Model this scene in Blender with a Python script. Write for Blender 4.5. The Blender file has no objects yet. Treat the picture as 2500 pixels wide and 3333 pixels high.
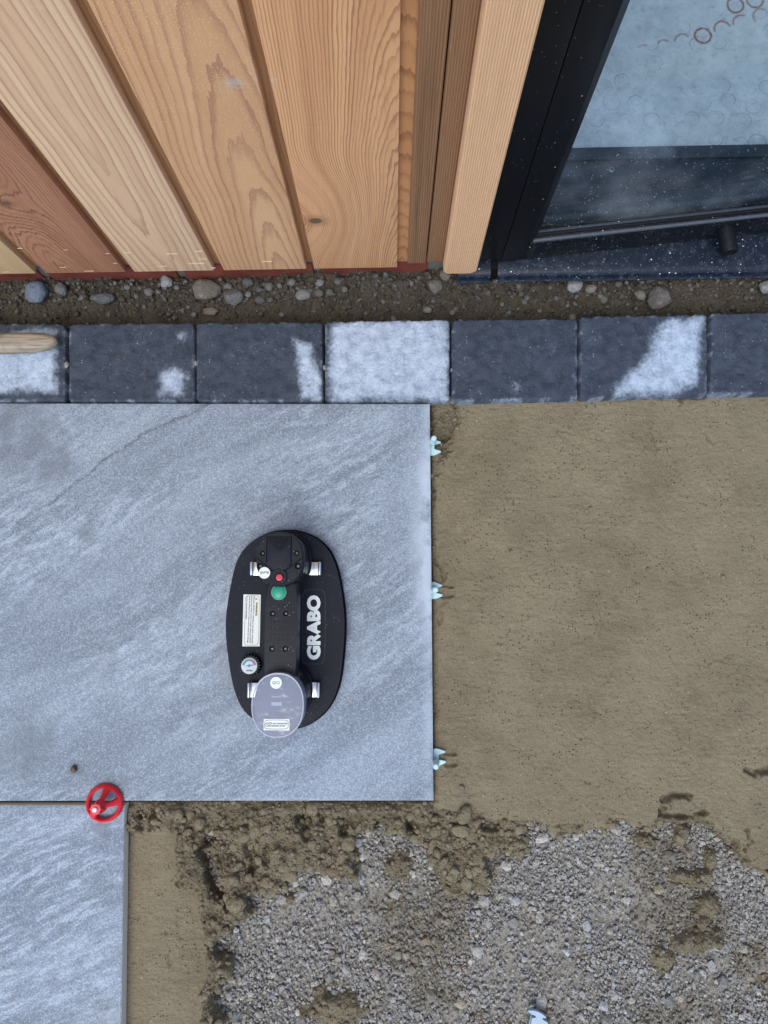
import bpy, bmesh, math, random
import numpy as np
from mathutils import Matrix, Vector

random.seed(7)
rng = np.random.default_rng(11)
scene = bpy.context.scene
col = scene.collection

# ------------------------------------------------------------------ camera
F = 2400.0                       # focal length in photo pixels (photo is 2500 x 3333)
H = 1.13                         # lens height above the tile surface
CX, CY = 1250.0, 1666.5
NADIR = (1278.0, 1960.0)         # where plumb lines meet
down = np.array([(NADIR[0] - CX) / F, -(NADIR[1] - CY) / F, -1.0]); down /= np.linalg.norm(down)
zc = -down
bx = 0.0018
xc = np.array([1.0, bx, 0.0]); xc[2] = -(xc[0] * down[0] + xc[1] * down[1]) / down[2]
xc /= np.linalg.norm(xc)
yc = np.cross(zc, xc)
RWC = np.array([xc, yc, zc])     # camera -> world rotation (rows are world axes in camera space)
cam_d = bpy.data.cameras.new('camera')
cam = bpy.data.objects.new('camera', cam_d); col.objects.link(cam)
m = Matrix(RWC.tolist()).to_4x4(); m.translation = (0, 0, H)
cam.matrix_world = m
cam_d.sensor_fit = 'HORIZONTAL'; cam_d.sensor_width = 36.0; cam_d.lens = 36.0 * F / 2500.0
cam_d.clip_start = 0.02; cam_d.clip_end = 400
scene.camera = cam

def W(px, py, z=0.0):
    """point of the place at height z that was measured at photo pixel px, py"""
    d = RWC @ np.array([(px - CX) / F, -(py - CY) / F, -1.0])
    t = (z - H) / d[2]
    return np.array([d[0] * t, d[1] * t, z])

def WY(px, py, y):
    d = RWC @ np.array([(px - CX) / F, -(py - CY) / F, -1.0])
    t = y / d[1]
    return np.array([d[0] * t, y, H + d[2] * t])

# ------------------------------------------------------------------ light
SUN_EL, SUN_AZ = 62.0, 200.0     # degrees; azimuth clockwise from +Y
world = bpy.data.worlds.new('World'); scene.world = world; world.use_nodes = True
wn = world.node_tree; wn.nodes.clear()
sky = wn.nodes.new('ShaderNodeTexSky'); sky.sky_type = 'NISHITA'; sky.sun_disc = False
sky.sun_elevation = math.radians(SUN_EL); sky.sun_rotation = math.radians(SUN_AZ)
sky.air_density = 1.0; sky.dust_density = 1.6; sky.ozone_density = 1.0
bg = wn.nodes.new('ShaderNodeBackground'); bg.inputs['Strength'].default_value = 0.15
wo = wn.nodes.new('ShaderNodeOutputWorld')
wn.links.new(sky.outputs[0], bg.inputs[0]); wn.links.new(bg.outputs[0], wo.inputs[0])
sun_d = bpy.data.lights.new('sun', 'SUN'); sun_d.energy = 1.4; sun_d.angle = math.radians(42)
sun_d.color = (1.0, 0.985, 0.90)
sun = bpy.data.objects.new('sun', sun_d); col.objects.link(sun)
az = math.radians(SUN_AZ); el = math.radians(SUN_EL)
sv = Vector((math.sin(az) * math.cos(el), math.cos(az) * math.cos(el), math.sin(el)))
sun.rotation_euler = sv.to_track_quat('Z', 'Y').to_euler(); sun.location = (0, -3, 6)
vs = scene.view_settings
vs.view_transform = 'Standard'; vs.look = 'None'; vs.exposure = 0.55; vs.gamma = 1.0
vs.use_curve_mapping = False

# ------------------------------------------------------------------ node helper
class G:
    def __init__(s, name):
        s.mat = bpy.data.materials.new(name); s.mat.use_nodes = True
        s.nt = s.mat.node_tree; s.nt.nodes.clear()
        s.out = s.nt.nodes.new('ShaderNodeOutputMaterial')
        s._tc = None
    def n(s, t, **props):
        x = s.nt.nodes.new(t)
        for k, v in props.items(): setattr(x, k, v)
        return x
    def put(s, sock, v):
        if v is None: return
        if isinstance(v, bpy.types.NodeSocket): s.nt.links.new(v, sock)
        elif isinstance(v, (tuple, list)):
            if sock.type == 'RGBA' and len(v) == 3: v = (*v, 1)
            sock.default_value = v
        else: sock.default_value = v
    def obj(s):
        if s._tc is None: s._tc = s.n('ShaderNodeTexCoord')
        return s._tc.outputs['Object']
    def m(s, op, a, b=None, c=None, clamp=False):
        x = s.n('ShaderNodeMath', operation=op, use_clamp=clamp)
        s.put(x.inputs[0], a); s.put(x.inputs[1], b); s.put(x.inputs[2], c)
        return x.outputs[0]
    def v(s, op, a, b=None):
        x = s.n('ShaderNodeVectorMath', operation=op)
        s.put(x.inputs[0], a); s.put(x.inputs[1], b)
        return x.outputs[0]
    def sep(s, vec):
        x = s.n('ShaderNodeSeparateXYZ'); s.put(x.inputs[0], vec); return x.outputs
    def comb(s, a, b, c):
        x = s.n('ShaderNodeCombineXYZ')
        for i, q in enumerate((a, b, c)): s.put(x.inputs[i], q)
        return x.outputs[0]
    def noise(s, vec, scale, detail=2.0, rough=0.5, distort=0.0):
        x = s.n('ShaderNodeTexNoise'); s.put(x.inputs['Vector'], vec); s.put(x.inputs['Scale'], scale)
        x.inputs['Detail'].default_value = detail; x.inputs['Roughness'].default_value = rough
        x.inputs['Distortion'].default_value = distort
        return x.outputs['Fac']
    def vor(s, vec, scale, out='Distance', feature='F1', rnd=1.0):
        x = s.n('ShaderNodeTexVoronoi', feature=feature); s.put(x.inputs['Vector'], vec); s.put(x.inputs['Scale'], scale)
        x.inputs['Randomness'].default_value = rnd
        return x.outputs[out]
    def ramp(s, fac, stops, interp='LINEAR'):
        x = s.n('ShaderNodeValToRGB'); x.color_ramp.interpolation = interp
        e = x.color_ramp.elements
        while len(e) < len(stops): e.new(0.5)
        for i, (p, c) in enumerate(stops):
            e[i].position = p; e[i].color = (*c, 1) if len(c) == 3 else c
        s.put(x.inputs[0], fac); return x.outputs[0]
    def mix(s, fac, a, b, blend='MIX'):
        x = s.n('ShaderNodeMix', data_type='RGBA', blend_type=blend)
        s.put(x.inputs[0], fac); s.put(x.inputs[6], a); s.put(x.inputs[7], b)
        return x.outputs[2]
    def sm(s, x_, a, b, lo=0.0, hi=1.0):
        x = s.n('ShaderNodeMapRange', interpolation_type='SMOOTHSTEP')
        s.put(x.inputs['Value'], x_); s.put(x.inputs['From Min'], a); s.put(x.inputs['From Max'], b)
        s.put(x.inputs['To Min'], lo); s.put(x.inputs['To Max'], hi)
        return x.outputs[0]
    def attr(s, name, out='Fac'):
        x = s.n('ShaderNodeAttribute', attribute_name=name); return x.outputs[out]
    def bump(s, h, dist, strength=1.0, normal=None):
        x = s.n('ShaderNodeBump'); s.put(x.inputs['Height'], h)
        x.inputs['Distance'].default_value = dist; x.inputs['Strength'].default_value = strength
        if normal is not None: s.put(x.inputs['Normal'], normal)
        return x.outputs[0]
    def bsdf(s, color, rough=0.6, normal=None, metal=0.0, spec=0.5, link=True, **kw):
        x = s.n('ShaderNodeBsdfPrincipled')
        s.put(x.inputs['Base Color'], color); s.put(x.inputs['Roughness'], rough)
        s.put(x.inputs['Metallic'], metal); s.put(x.inputs['Specular IOR Level'], spec)
        if normal is not None: s.put(x.inputs['Normal'], normal)
        for k, v in kw.items(): s.put(x.inputs[k.replace('_', ' ')], v)
        if link: s.nt.links.new(x.outputs[0], s.out.inputs[0])
        return x.outputs[0]

def plain(name, color, rough=0.5, metal=0.0, grain=0.15, gscale=300.0, bump=0.0002, spec=0.5, dust=0.0):
    g = G(name); o = g.obj()
    nz = g.noise(o, gscale, 3, 0.6)
    c = g.mix(g.m('MULTIPLY', nz, grain * 2), color, tuple(min(1, k * 0.55) for k in color))
    if dust > 0:
        big = g.noise(o, 45, 3, 0.6)
        mk = g.m('MULTIPLY', g.sm(g.noise(o, 900, 2, 0.7), 0.60, 0.74), g.sm(big, 0.48, 0.75))
        c = g.mix(g.m('MULTIPLY', mk, dust), c, (0.5, 0.52, 0.56))
        vd = g.vor(o, 330); vr = g.sep(g.vor(o, 330, 'Color'))[0]
        sp = g.m('MULTIPLY', g.m('LESS_THAN', vd, 0.16), g.m('GREATER_THAN', vr, 0.88))
        c = g.mix(g.m('MULTIPLY', sp, dust), c, (0.6, 0.62, 0.66))
    g.bsdf(c, rough, g.bump(nz, bump), metal, spec)
    return g.mat

# ------------------------------------------------------------------ object helpers
def tag(o, label=None, cat=None, group=None, kind=None):
    if label: o['label'] = label
    if cat: o['category'] = cat
    if group: o['group'] = group
    if kind: o['kind'] = kind
    return o

def link(name, me, mat=None, parent=None, smooth=None):
    o = bpy.data.objects.new(name, me); col.objects.link(o)
    if mat and not me.materials: me.materials.append(mat)
    if parent: o.parent = parent
    if smooth is not None: me.polygons.foreach_set('use_smooth', [smooth] * len(me.polygons))
    return o

def empty(name, loc=(0, 0, 0), rz=0.0):
    o = bpy.data.objects.new(name, None); col.objects.link(o)
    o.location = loc; o.rotation_euler = (0, 0, rz); o.empty_display_size = 0.05
    return o

def np_mesh(name, V, Fq, colors=None, floats=None, smooth=True):
    """mesh from arrays: V (n,3), Fq (k,3|4)"""
    me = bpy.data.meshes.new(name)
    n, k = len(V), len(Fq); q = Fq.shape[1]
    me.vertices.add(n); me.vertices.foreach_set('co', np.ascontiguousarray(V, dtype=np.float32).ravel())
    me.loops.add(k * q); me.loops.foreach_set('vertex_index', np.ascontiguousarray(Fq, dtype=np.int32).ravel())
    me.polygons.add(k); me.polygons.foreach_set('loop_start', np.arange(0, k * q, q, dtype=np.int32))
    me.polygons.foreach_set('loop_total', np.full(k, q, dtype=np.int32))
    me.polygons.foreach_set('use_smooth', np.full(k, smooth, dtype=bool))
    if colors is not None:
        a = me.color_attributes.new('tint', 'FLOAT_COLOR', 'POINT')
        a.data.foreach_set('color', np.ascontiguousarray(np.c_[colors, np.ones(n)], dtype=np.float32).ravel())
    for nm, arr in (floats or {}).items():
        a = me.attributes.new(nm, 'FLOAT', 'POINT'); a.data.foreach_set('value', np.ascontiguousarray(arr, dtype=np.float32).ravel())
    me.update(); me.validate()
    return me

def bm_mesh(name, bm, mat, parent=None, smooth=False, auto=None):
    bmesh.ops.recalc_face_normals(bm, faces=bm.faces[:])
    me = bpy.data.meshes.new(name); bm.to_mesh(me); bm.free()
    o = link(name, me, mat, parent)
    if smooth:
        me.polygons.foreach_set('use_smooth', [True] * len(me.polygons))
        me.set_sharp_from_angle(angle=math.radians(auto or 35))
    return o

def add_box(bm, a, b, bevel=0.0, seg=2):
    a = np.array(a, float); b = np.array(b, float)
    vs_ = [bm.verts.new((x, y, z)) for z in (a[2], b[2]) for y in (a[1], b[1]) for x in (a[0], b[0])]
    f = [(0, 2, 3, 1), (4, 5, 7, 6), (0, 1, 5, 4), (2, 6, 7, 3), (0, 4, 6, 2), (1, 3, 7, 5)]
    fs = [bm.faces.new([vs_[i] for i in q]) for q in f]
    if bevel > 0:
        ed = list({e for q in fs for e in q.edges})
        bmesh.ops.bevel(bm, geom=ed, offset=bevel, segments=seg, affect='EDGES', profile=0.5)
    return bm

def box(name, a, b, mat, parent=None, bevel=0.0, seg=2):
    bm = bmesh.new(); add_box(bm, a, b, bevel, seg)
    return bm_mesh(name, bm, mat, parent, smooth=bevel > 0)

def add_prism(bm, pts, z0, z1, bevel=0.0, seg=3, top_only=True):
    lo = [bm.verts.new((p[0], p[1], z0)) for p in pts]; hi = [bm.verts.new((p[0], p[1], z1)) for p in pts]
    n = len(pts)
    bm.faces.new(lo[::-1]); ft = bm.faces.new(hi)
    for i in range(n): bm.faces.new((lo[i], lo[(i + 1) % n], hi[(i + 1) % n], hi[i]))
    if bevel > 0:
        bmesh.ops.bevel(bm, geom=list(ft.edges), offset=bevel, segments=seg, affect='EDGES', profile=0.5)
    return bm

def prism(name, pts, z0, z1, mat, parent=None, bevel=0.0, seg=3, auto=35):
    bm = bmesh.new(); add_prism(bm, pts, z0, z1, bevel, seg)
    return bm_mesh(name, bm, mat, parent, smooth=True, auto=auto)

def circ(c, rx, ry=None, n=40, a0=0.0, p=2.0):
    ry = ry or rx; out = []
    for i in range(n):
        t = a0 + 2 * math.pi * i / n; ct, st = math.cos(t), math.sin(t)
        out.append((c[0] + rx * math.copysign(abs(ct) ** (2 / p), ct), c[1] + ry * math.copysign(abs(st) ** (2 / p), st)))
    return out

def smooth_loop(pts, k=6):
    n = len(pts); P = np.array(pts, float); out = []
    for i in range(n):
        p0, p1, p2, p3 = P[i - 1], P[i], P[(i + 1) % n], P[(i + 2) % n]
        for j in range(k):
            t = j / k
            out.append(0.5 * (2 * p1 + (p2 - p0) * t + (2 * p0 - 5 * p1 + 4 * p2 - p3) * t * t + (3 * p1 - p0 - 3 * p2 + p3) * t ** 3))
    return out

def ring_pts(outer, inner, z0, z1, bm):
    n = len(outer)
    A = [[bm.verts.new((p[0], p[1], z)) for p in lp] for lp in (outer, inner) for z in (z0, z1)]
    o0, o1, i0, i1 = A
    for i in range(n):
        j = (i + 1) % n
        for a, b in ((o0, o1), (o1, i1), (i1, i0), (i0, o0)): bm.faces.new((a[i], a[j], b[j], b[i]))
    return bm

def lathe(bm, prof, c=(0, 0, 0), n=28, axis='Z'):
    rows = []
    for r, h in prof:
        row = []
        for i in range(n):
            t = 2 * math.pi * i / n
            p = (r * math.cos(t), r * math.sin(t), h)
            if axis == 'Y': p = (p[0], h, p[1])
            row.append(bm.verts.new((c[0] + p[0], c[1] + p[1], c[2] + p[2])))
        rows.append(row)
    for a, b in zip(rows, rows[1:]):
        for i in range(n): bm.faces.new((a[i], a[(i + 1) % n], b[(i + 1) % n], b[i]))
    bm.faces.new(rows[0][::-1]); bm.faces.new(rows[-1])
    return bm

def text_obj(name, body, c, size_h, length, rot, z, mat, parent, bold=0.0, thick=0.0002):
    """flat lettering centred at c (x, y), reading direction rot, cap height size_h and given length"""
    cu = bpy.data.curves.new(name, 'FONT'); cu.body = body; cu.size = 1.0; cu.offset = bold
    cu.resolution_u = 3; cu.extrude = 0.01
    to = bpy.data.objects.new(name + '_curve', cu); col.objects.link(to)
    dg = bpy.context.evaluated_depsgraph_get()
    me = bpy.data.meshes.new_from_object(to.evaluated_get(dg))
    bpy.data.objects.remove(to); bpy.data.curves.remove(cu)
    n = len(me.vertices); V = np.zeros(n * 3, np.float32); me.vertices.foreach_get('co', V); V = V.reshape(-1, 3)
    lo, hi = V.min(0), V.max(0); mid = (lo + hi) / 2
    V = V - mid; V[:, 0] *= length / (hi[0] - lo[0]); V[:, 1] *= size_h / (hi[1] - lo[1]); V[:, 2] *= thick / 0.02
    cr, sr = math.cos(rot), math.sin(rot)
    X = V[:, 0] * cr - V[:, 1] * sr + c[0]; Y = V[:, 0] * sr + V[:, 1] * cr + c[1]
    me.vertices.foreach_set('co', np.c_[X, Y, V[:, 2] + z].astype(np.float32).ravel()); me.update()
    me.materials.clear()
    return link(name, me, mat, parent)

# ------------------------------------------------------------------ numpy noise
def _h(ix, iy, seed):
    n = (ix.astype(np.int64) * 374761393 + iy.astype(np.int64) * 668265263 + seed * 144665) & 0x7fffffff
    n = ((n ^ (n >> 13)) * 1274126177) & 0x7fffffff
    n = ((n ^ (n >> 16)) * 668265263) & 0x7fffffff
    return ((n ^ (n >> 15)) & 0xffffff) / float(0xffffff)
def vnoise(x, y, seed=0):
    ix = np.floor(x); iy = np.floor(y); fx = x - ix; fy = y - iy
    fx = fx * fx * fx * (fx * (fx * 6 - 15) + 10); fy = fy * fy * fy * (fy * (fy * 6 - 15) + 10)
    a = _h(ix, iy, seed); b = _h(ix + 1, iy, seed); c = _h(ix, iy + 1, seed); d = _h(ix + 1, iy + 1, seed)
    return (a * (1 - fx) + b * fx) * (1 - fy) + (c * (1 - fx) + d * fx) * fy
def fbm(x, y, seed=0, o=4, r=0.5):
    s = 0; a = 1; t = 0
    for i in range(o):
        s = s + a * vnoise(x, y, seed + i * 17); t += a; a *= r
        x, y = (x * 0.8 - y * 0.6) * 2 + 3.1, (x * 0.6 + y * 0.8) * 2 + 1.7
    return s / t
def cell(x, y, seed=0):
    ix = np.floor(x); iy = np.floor(y); best = np.full(x.shape, 9.0)
    for dx in (-1, 0, 1):
        for dy in (-1, 0, 1):
            jx, jy = ix + dx, iy + dy
            d = (jx + _h(jx, jy, seed) - x) ** 2 + (jy + _h(jx, jy, seed + 91) - y) ** 2
            best = np.minimum(best, d)
    return np.sqrt(best)
def sstep(x, a, b):
    t = np.clip((x - a) / (b - a), 0, 1); return t * t * (3 - 2 * t)
def sdist(x, y, poly):
    """signed distance to a polygon, positive inside"""
    P = np.array(poly, float); n = len(P); d = np.full(x.shape, 1e9); ins = np.zeros(x.shape, bool)
    for i in range(n):
        a, b = P[i], P[(i + 1) % n]; e = b - a
        wx, wy = x - a[0], y - a[1]; t = np.clip((wx * e[0] + wy * e[1]) / (e @ e + 1e-12), 0, 1)
        d = np.minimum(d, (wx - e[0] * t) ** 2 + (wy - e[1] * t) ** 2)
        c = ((a[1] > y) != (b[1] > y)) & (x < (b[0] - a[0]) * (y - a[1]) / (b[1] - a[1] + 1e-12) + a[0])
        ins ^= c
    d = np.sqrt(d); return np.where(ins, d, -d)
def pline(x, y, pts):
    d = np.full(x.shape, 1e9)
    for a, b in zip(pts, pts[1:]):
        a = np.array(a[:2]); b = np.array(b[:2]); e = b - a
        wx, wy = x - a[0], y - a[1]; t = np.clip((wx * e[0] + wy * e[1]) / (e @ e + 1e-12), 0, 1)
        d = np.minimum(d, (wx - e[0] * t) ** 2 + (wy - e[1] * t) ** 2)
    return np.sqrt(d)
def grid_faces(nx, ny, keep=None):
    i = np.arange(nx - 1)[None, :] + np.arange(ny - 1)[:, None] * nx
    Fq = np.stack([i, i + 1, i + 1 + nx, i + nx], -1).reshape(-1, 4)
    return Fq if keep is None else Fq[keep.ravel()]
def compact(V, Fq, *arrs):
    u, inv = np.unique(Fq, return_inverse=True)
    return (V[u], inv.reshape(Fq.shape)) + tuple(a[u] for a in arrs)

ICO = None
def ico(sub=1):
    bm = bmesh.new(); bmesh.ops.create_icosphere(bm, subdivisions=sub, radius=1.0)
    V = np.array([v.co[:] for v in bm.verts]); Fq = np.array([[v.index for v in f.verts] for f in bm.faces]); bm.free()
    return V, Fq
IV1, IF1 = ico(1); IV2, IF2 = ico(2); IV3, IF3 = ico(3)
def rocks(P, R, flat=(0.55, 0.9), jit=0.22, seed=0, tint=None, squash=None):
    """many small stones joined: P (n,3) centres, R (n) radii"""
    r = np.random.default_rng(seed); n = len(P); k = len(IV1)
    D = IV1[None] * (1 + r.normal(0, jit, (n, k, 1)))
    S = np.stack([r.uniform(0.75, 1.3, n), r.uniform(0.75, 1.3, n), r.uniform(*flat, n)], -1)
    D = D * S[:, None, :]
    a = r.uniform(0, 2 * np.pi, n); t = r.normal(0, 0.35, n)
    ct, st = np.cos(t), np.sin(t)
    Y = D[..., 1] * ct[:, None] - D[..., 2] * st[:, None]; Z = D[..., 1] * st[:, None] + D[..., 2] * ct[:, None]
    X = D[..., 0]; ca, sa = np.cos(a)[:, None], np.sin(a)[:, None]
    V = np.stack([X * ca - Y * sa, X * sa + Y * ca, Z], -1) * R[:, None, None] + P[:, None, :]
    Fq = (IF1[None] + (np.arange(n) * k)[:, None, None]).reshape(-1, 3)
    C = None if tint is None else np.repeat(tint, k, 0)
    return V.reshape(-1, 3), Fq, C

# =================================================================== MATERIALS
def cedar(name, x0, z0, d0, tilt, ringw, pale, mid, dark, wob=0.004, knots=(), dust=0.0, line=0.74, scratch=0.0, seed=0.0, smear=None, contrast=1.0):
    """flat-sawn softwood: growth rings of a slightly leaning trunk cut by the board face"""
    g = G(name); o = g.obj(); sx, sy, sz = g.sep(o)
    warp = g.noise(g.comb(g.m('MULTIPLY_ADD', sx, 9, seed), 0.0, g.m('MULTIPLY', sz, 3.0)), 1.0, 2, 0.5)
    jag = g.noise(g.comb(g.m('MULTIPLY_ADD', sx, 150, seed), 0.0, g.m('MULTIPLY', sz, 26)), 1.0, 2, 0.6)
    dep = g.m('ADD', g.m('MULTIPLY_ADD', g.m('SUBTRACT', sz, z0), tilt, d0), g.m('MULTIPLY', g.m('SUBTRACT', warp, 0.5), 0.014))
    dep = g.m('ADD', dep, g.m('MULTIPLY', g.m('SUBTRACT', jag, 0.5), wob))
    lx = g.m('ADD', g.m('SUBTRACT', sx, x0), g.m('MULTIPLY', g.m('SUBTRACT', g.noise(g.comb(seed, 0, g.m('MULTIPLY', sz, 5)), 1.0, 1), 0.5), 0.02))
    kn_mask = None; halo = None; fr0 = g.noise(o, 60, 3, 0.6)
    r = g.m('SQRT', g.m('ADD', g.m('MULTIPLY', lx, lx), g.m('MULTIPLY', dep, dep)))
    for (ks, kz, amp, sig, kr) in knots:
        dx = g.m('SUBTRACT', sx, ks); dz = g.m('SUBTRACT', sz, kz)
        q = g.m('ADD', g.m('MULTIPLY', dx, dx), g.m('MULTIPLY', g.m('MULTIPLY', dz, dz), 0.35))
        r = g.m('ADD', r, g.m('MULTIPLY', g.m('EXPONENT', g.m('DIVIDE', q, -sig * sig)), amp))
        if kr > 0:
            qq = g.m('SQRT', g.m('ADD', g.m('MULTIPLY', dx, dx), g.m('MULTIPLY', g.m('MULTIPLY', dz, dz), 1.6)))
            qq = g.m('ADD', qq, g.m('MULTIPLY', g.m('SUBTRACT', g.noise(o, 160, 2), 0.5), kr * 0.5))
            k1 = g.sm(qq, kr * 1.15, kr * 0.85)
            h1_ = g.sm(g.m('ADD', qq, g.m('MULTIPLY', g.m('SUBTRACT', fr0, 0.5), kr)), kr * 3.2, kr * 0.9); halo = h1_
            kn_mask = k1 if kn_mask is None else g.m('MAXIMUM', kn_mask, k1)
    rr = g.m('DIVIDE', r, ringw)
    fr = g.m('FRACT', rr); fl = g.m('FLOOR', rr)
    wn_ = g.n('ShaderNodeTexWhiteNoise', noise_dimensions='1D'); g.put(wn_.inputs['W'], g.m('ADD', fl, seed))
    rv = wn_.outputs['Value']
    late = g.m('MULTIPLY', g.sm(fr, 0.35, 0.93), g.sm(fr, 1.0, 0.965))
    late = g.m('MULTIPLY', g.m('POWER', late, 1.8), g.m('MULTIPLY_ADD', rv, 0.6, 0.4))
    band = g.noise(g.comb(g.m('MULTIPLY', r, 60), seed, g.m('MULTIPLY', sz, 1.5)), 1.0, 2)
    base = g.mix(g.sm(band, 0.3, 0.7), pale, mid)
    c = g.mix(g.m('MULTIPLY', late, line, clamp=True), base, dark)
    fib = g.noise(g.comb(g.m('MULTIPLY', sx, 900), g.m('MULTIPLY', sy, 900), g.m('MULTIPLY', sz, 22)), 1.0, 3, 0.65)
    tone = g.noise(g.comb(g.m('MULTIPLY_ADD', sx, 45, seed), 0.0, g.m('MULTIPLY', sz, 2.2)), 1.0, 3, 0.6)
    c = g.mix(g.m('MULTIPLY', g.sm(tone, 0.50, 0.72), 0.38), c, tuple(0.5 * (a + b) for a, b in zip(mid, dark)))
    c = g.mix(g.m('MULTIPLY', g.sm(fib, 0.5, 0.75), 0.20 * contrast), c, dark)
    c = g.mix(g.m('MULTIPLY', g.sm(fib, 0.5, 0.25), 0.22), c, tuple(min(1, k * 1.25) for k in pale))
    saw = g.noise(g.comb(g.m('MULTIPLY', sx, 14), 0.0, g.m('MULTIPLY', sz, 620)), 1.0, 1)
    c = g.mix(g.m('MULTIPLY', g.sm(saw, 0.55, 0.75), 0.10), c, tuple(min(1, k * 1.3) for k in pale))
    if kn_mask is not None:
        c = g.mix(g.m('MULTIPLY', halo, 0.55), c, dark)
        c = g.mix(kn_mask, c, g.mix(g.noise(o, 500, 2), (0.10, 0.055, 0.035), (0.25, 0.16, 0.09)))
    if dust > 0:
        big = g.noise(o, 16, 3, 0.6)
        sp = g.m('MULTIPLY', g.sm(g.noise(o, 620, 1, 0.7), 0.60, 0.72), g.sm(big, 0.30, 0.52))
        c = g.mix(g.m('MULTIPLY', sp, dust), c, (0.95, 0.74, 0.44))
    if smear:
        for (ks, kz, kr) in smear:
            dx = g.m('SUBTRACT', sx, ks); dz = g.m('SUBTRACT', sz, kz)
            q = g.m('SQRT', g.m('ADD', g.m('MULTIPLY', g.m('MULTIPLY', dx, dx), 0.5), g.m('MULTIPLY', dz, dz)))
            q = g.m('ADD', q, g.m('MULTIPLY', g.m('SUBTRACT', g.noise(g.comb(g.m('MULTIPLY', sx, 60), 0, g.m('MULTIPLY', sz, 220)), 1.0, 4, 0.7), 0.5), kr * 3.0))
            c = g.mix(g.m('MULTIPLY', g.sm(q, kr * 0.6, kr * 0.0), 0.5), c, (0.58, 0.56, 0.54))
    h = g.m('ADD', g.m('MULTIPLY', fib, 0.6), g.m('MULTIPLY', late, 0.5))
    g.bsdf(c, 0.68, g.bump(h, 0.0006), spec=0.25)
    return g.mat

def ribbed(name, pale, dark, pitch, x_ref, streak=0.5):
    """rough-sawn strip with fine upright ribs"""
    g = G(name); o = g.obj(); sx, sy, sz = g.sep(o)
    w = g.noise(g.comb(g.m('MULTIPLY', sx, 30), 0, g.m('MULTIPLY', sz, 4)), 1.0, 2)
    ph = g.m('MULTIPLY', g.m('ADD', g.m('SUBTRACT', sx, x_ref), g.m('MULTIPLY', w, pitch * 0.7)), 6.28318 / pitch)
    rib = g.m('MULTIPLY_ADD', g.m('SINE', ph), 0.5, 0.5)
    fib = g.noise(g.comb(g.m('MULTIPLY', sx, 1200), g.m('MULTIPLY', sy, 1200), g.m('MULTIPLY', sz, 30)), 1.0, 3, 0.7)
    st = g.noise(g.comb(g.m('MULTIPLY', sx, 60), 0, g.m('MULTIPLY', sz, 1.6)), 1.0, 3, 0.6)
    c = g.mix(g.m('MULTIPLY', g.sm(rib, 0.55, 0.0), 0.40), pale, dark)
    c = g.mix(g.m('MULTIPLY', g.sm(st, 0.48, 0.72), streak), c, dark)
    c = g.mix(g.m('MULTIPLY', g.sm(fib, 0.55, 0.8), 0.35), c, tuple(k * 0.6 for k in dark))
    vd = g.vor(o, 190); vr = g.sep(g.vor(o, 190, 'Color'))[0]
    c = g.mix(g.m('MULTIPLY', g.m('LESS_THAN', vd, 0.10), g.m('GREATER_THAN', vr, 0.93)), c, (0.75, 0.62, 0.42))
    g.bsdf(c, 0.75, g.bump(g.m('ADD', rib, g.m('MULTIPLY', fib, 0.7)), 0.0007), spec=0.2)
    return g.mat

def stone_mat(name, tintattr=True, base=(0.2, 0.19, 0.18), rough=0.9, soil=False):
    g = G(name); o = g.obj()
    c0 = g.attr('tint', 'Color') if tintattr else base
    nz = g.noise(o, 420, 4, 0.65); big = g.noise(o, 90, 3, 0.6)
    c = g.mix(g.m('MULTIPLY', g.sm(nz, 0.45, 0.8), 0.5), c0, (0.05, 0.045, 0.04))
    c = g.mix(g.m('MULTIPLY', g.sm(big, 0.5, 0.75), 0.35), c, (0.42, 0.41, 0.40))
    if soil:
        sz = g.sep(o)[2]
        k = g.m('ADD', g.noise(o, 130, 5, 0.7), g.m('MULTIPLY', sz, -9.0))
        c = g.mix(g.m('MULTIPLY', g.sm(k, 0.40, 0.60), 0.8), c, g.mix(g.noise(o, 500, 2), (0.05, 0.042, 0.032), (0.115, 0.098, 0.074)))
    g.bsdf(c, rough, g.bump(g.m('ADD', nz, g.m('MULTIPLY', big, 2.0)), 0.0035), spec=0.2)
    return g.mat

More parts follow.
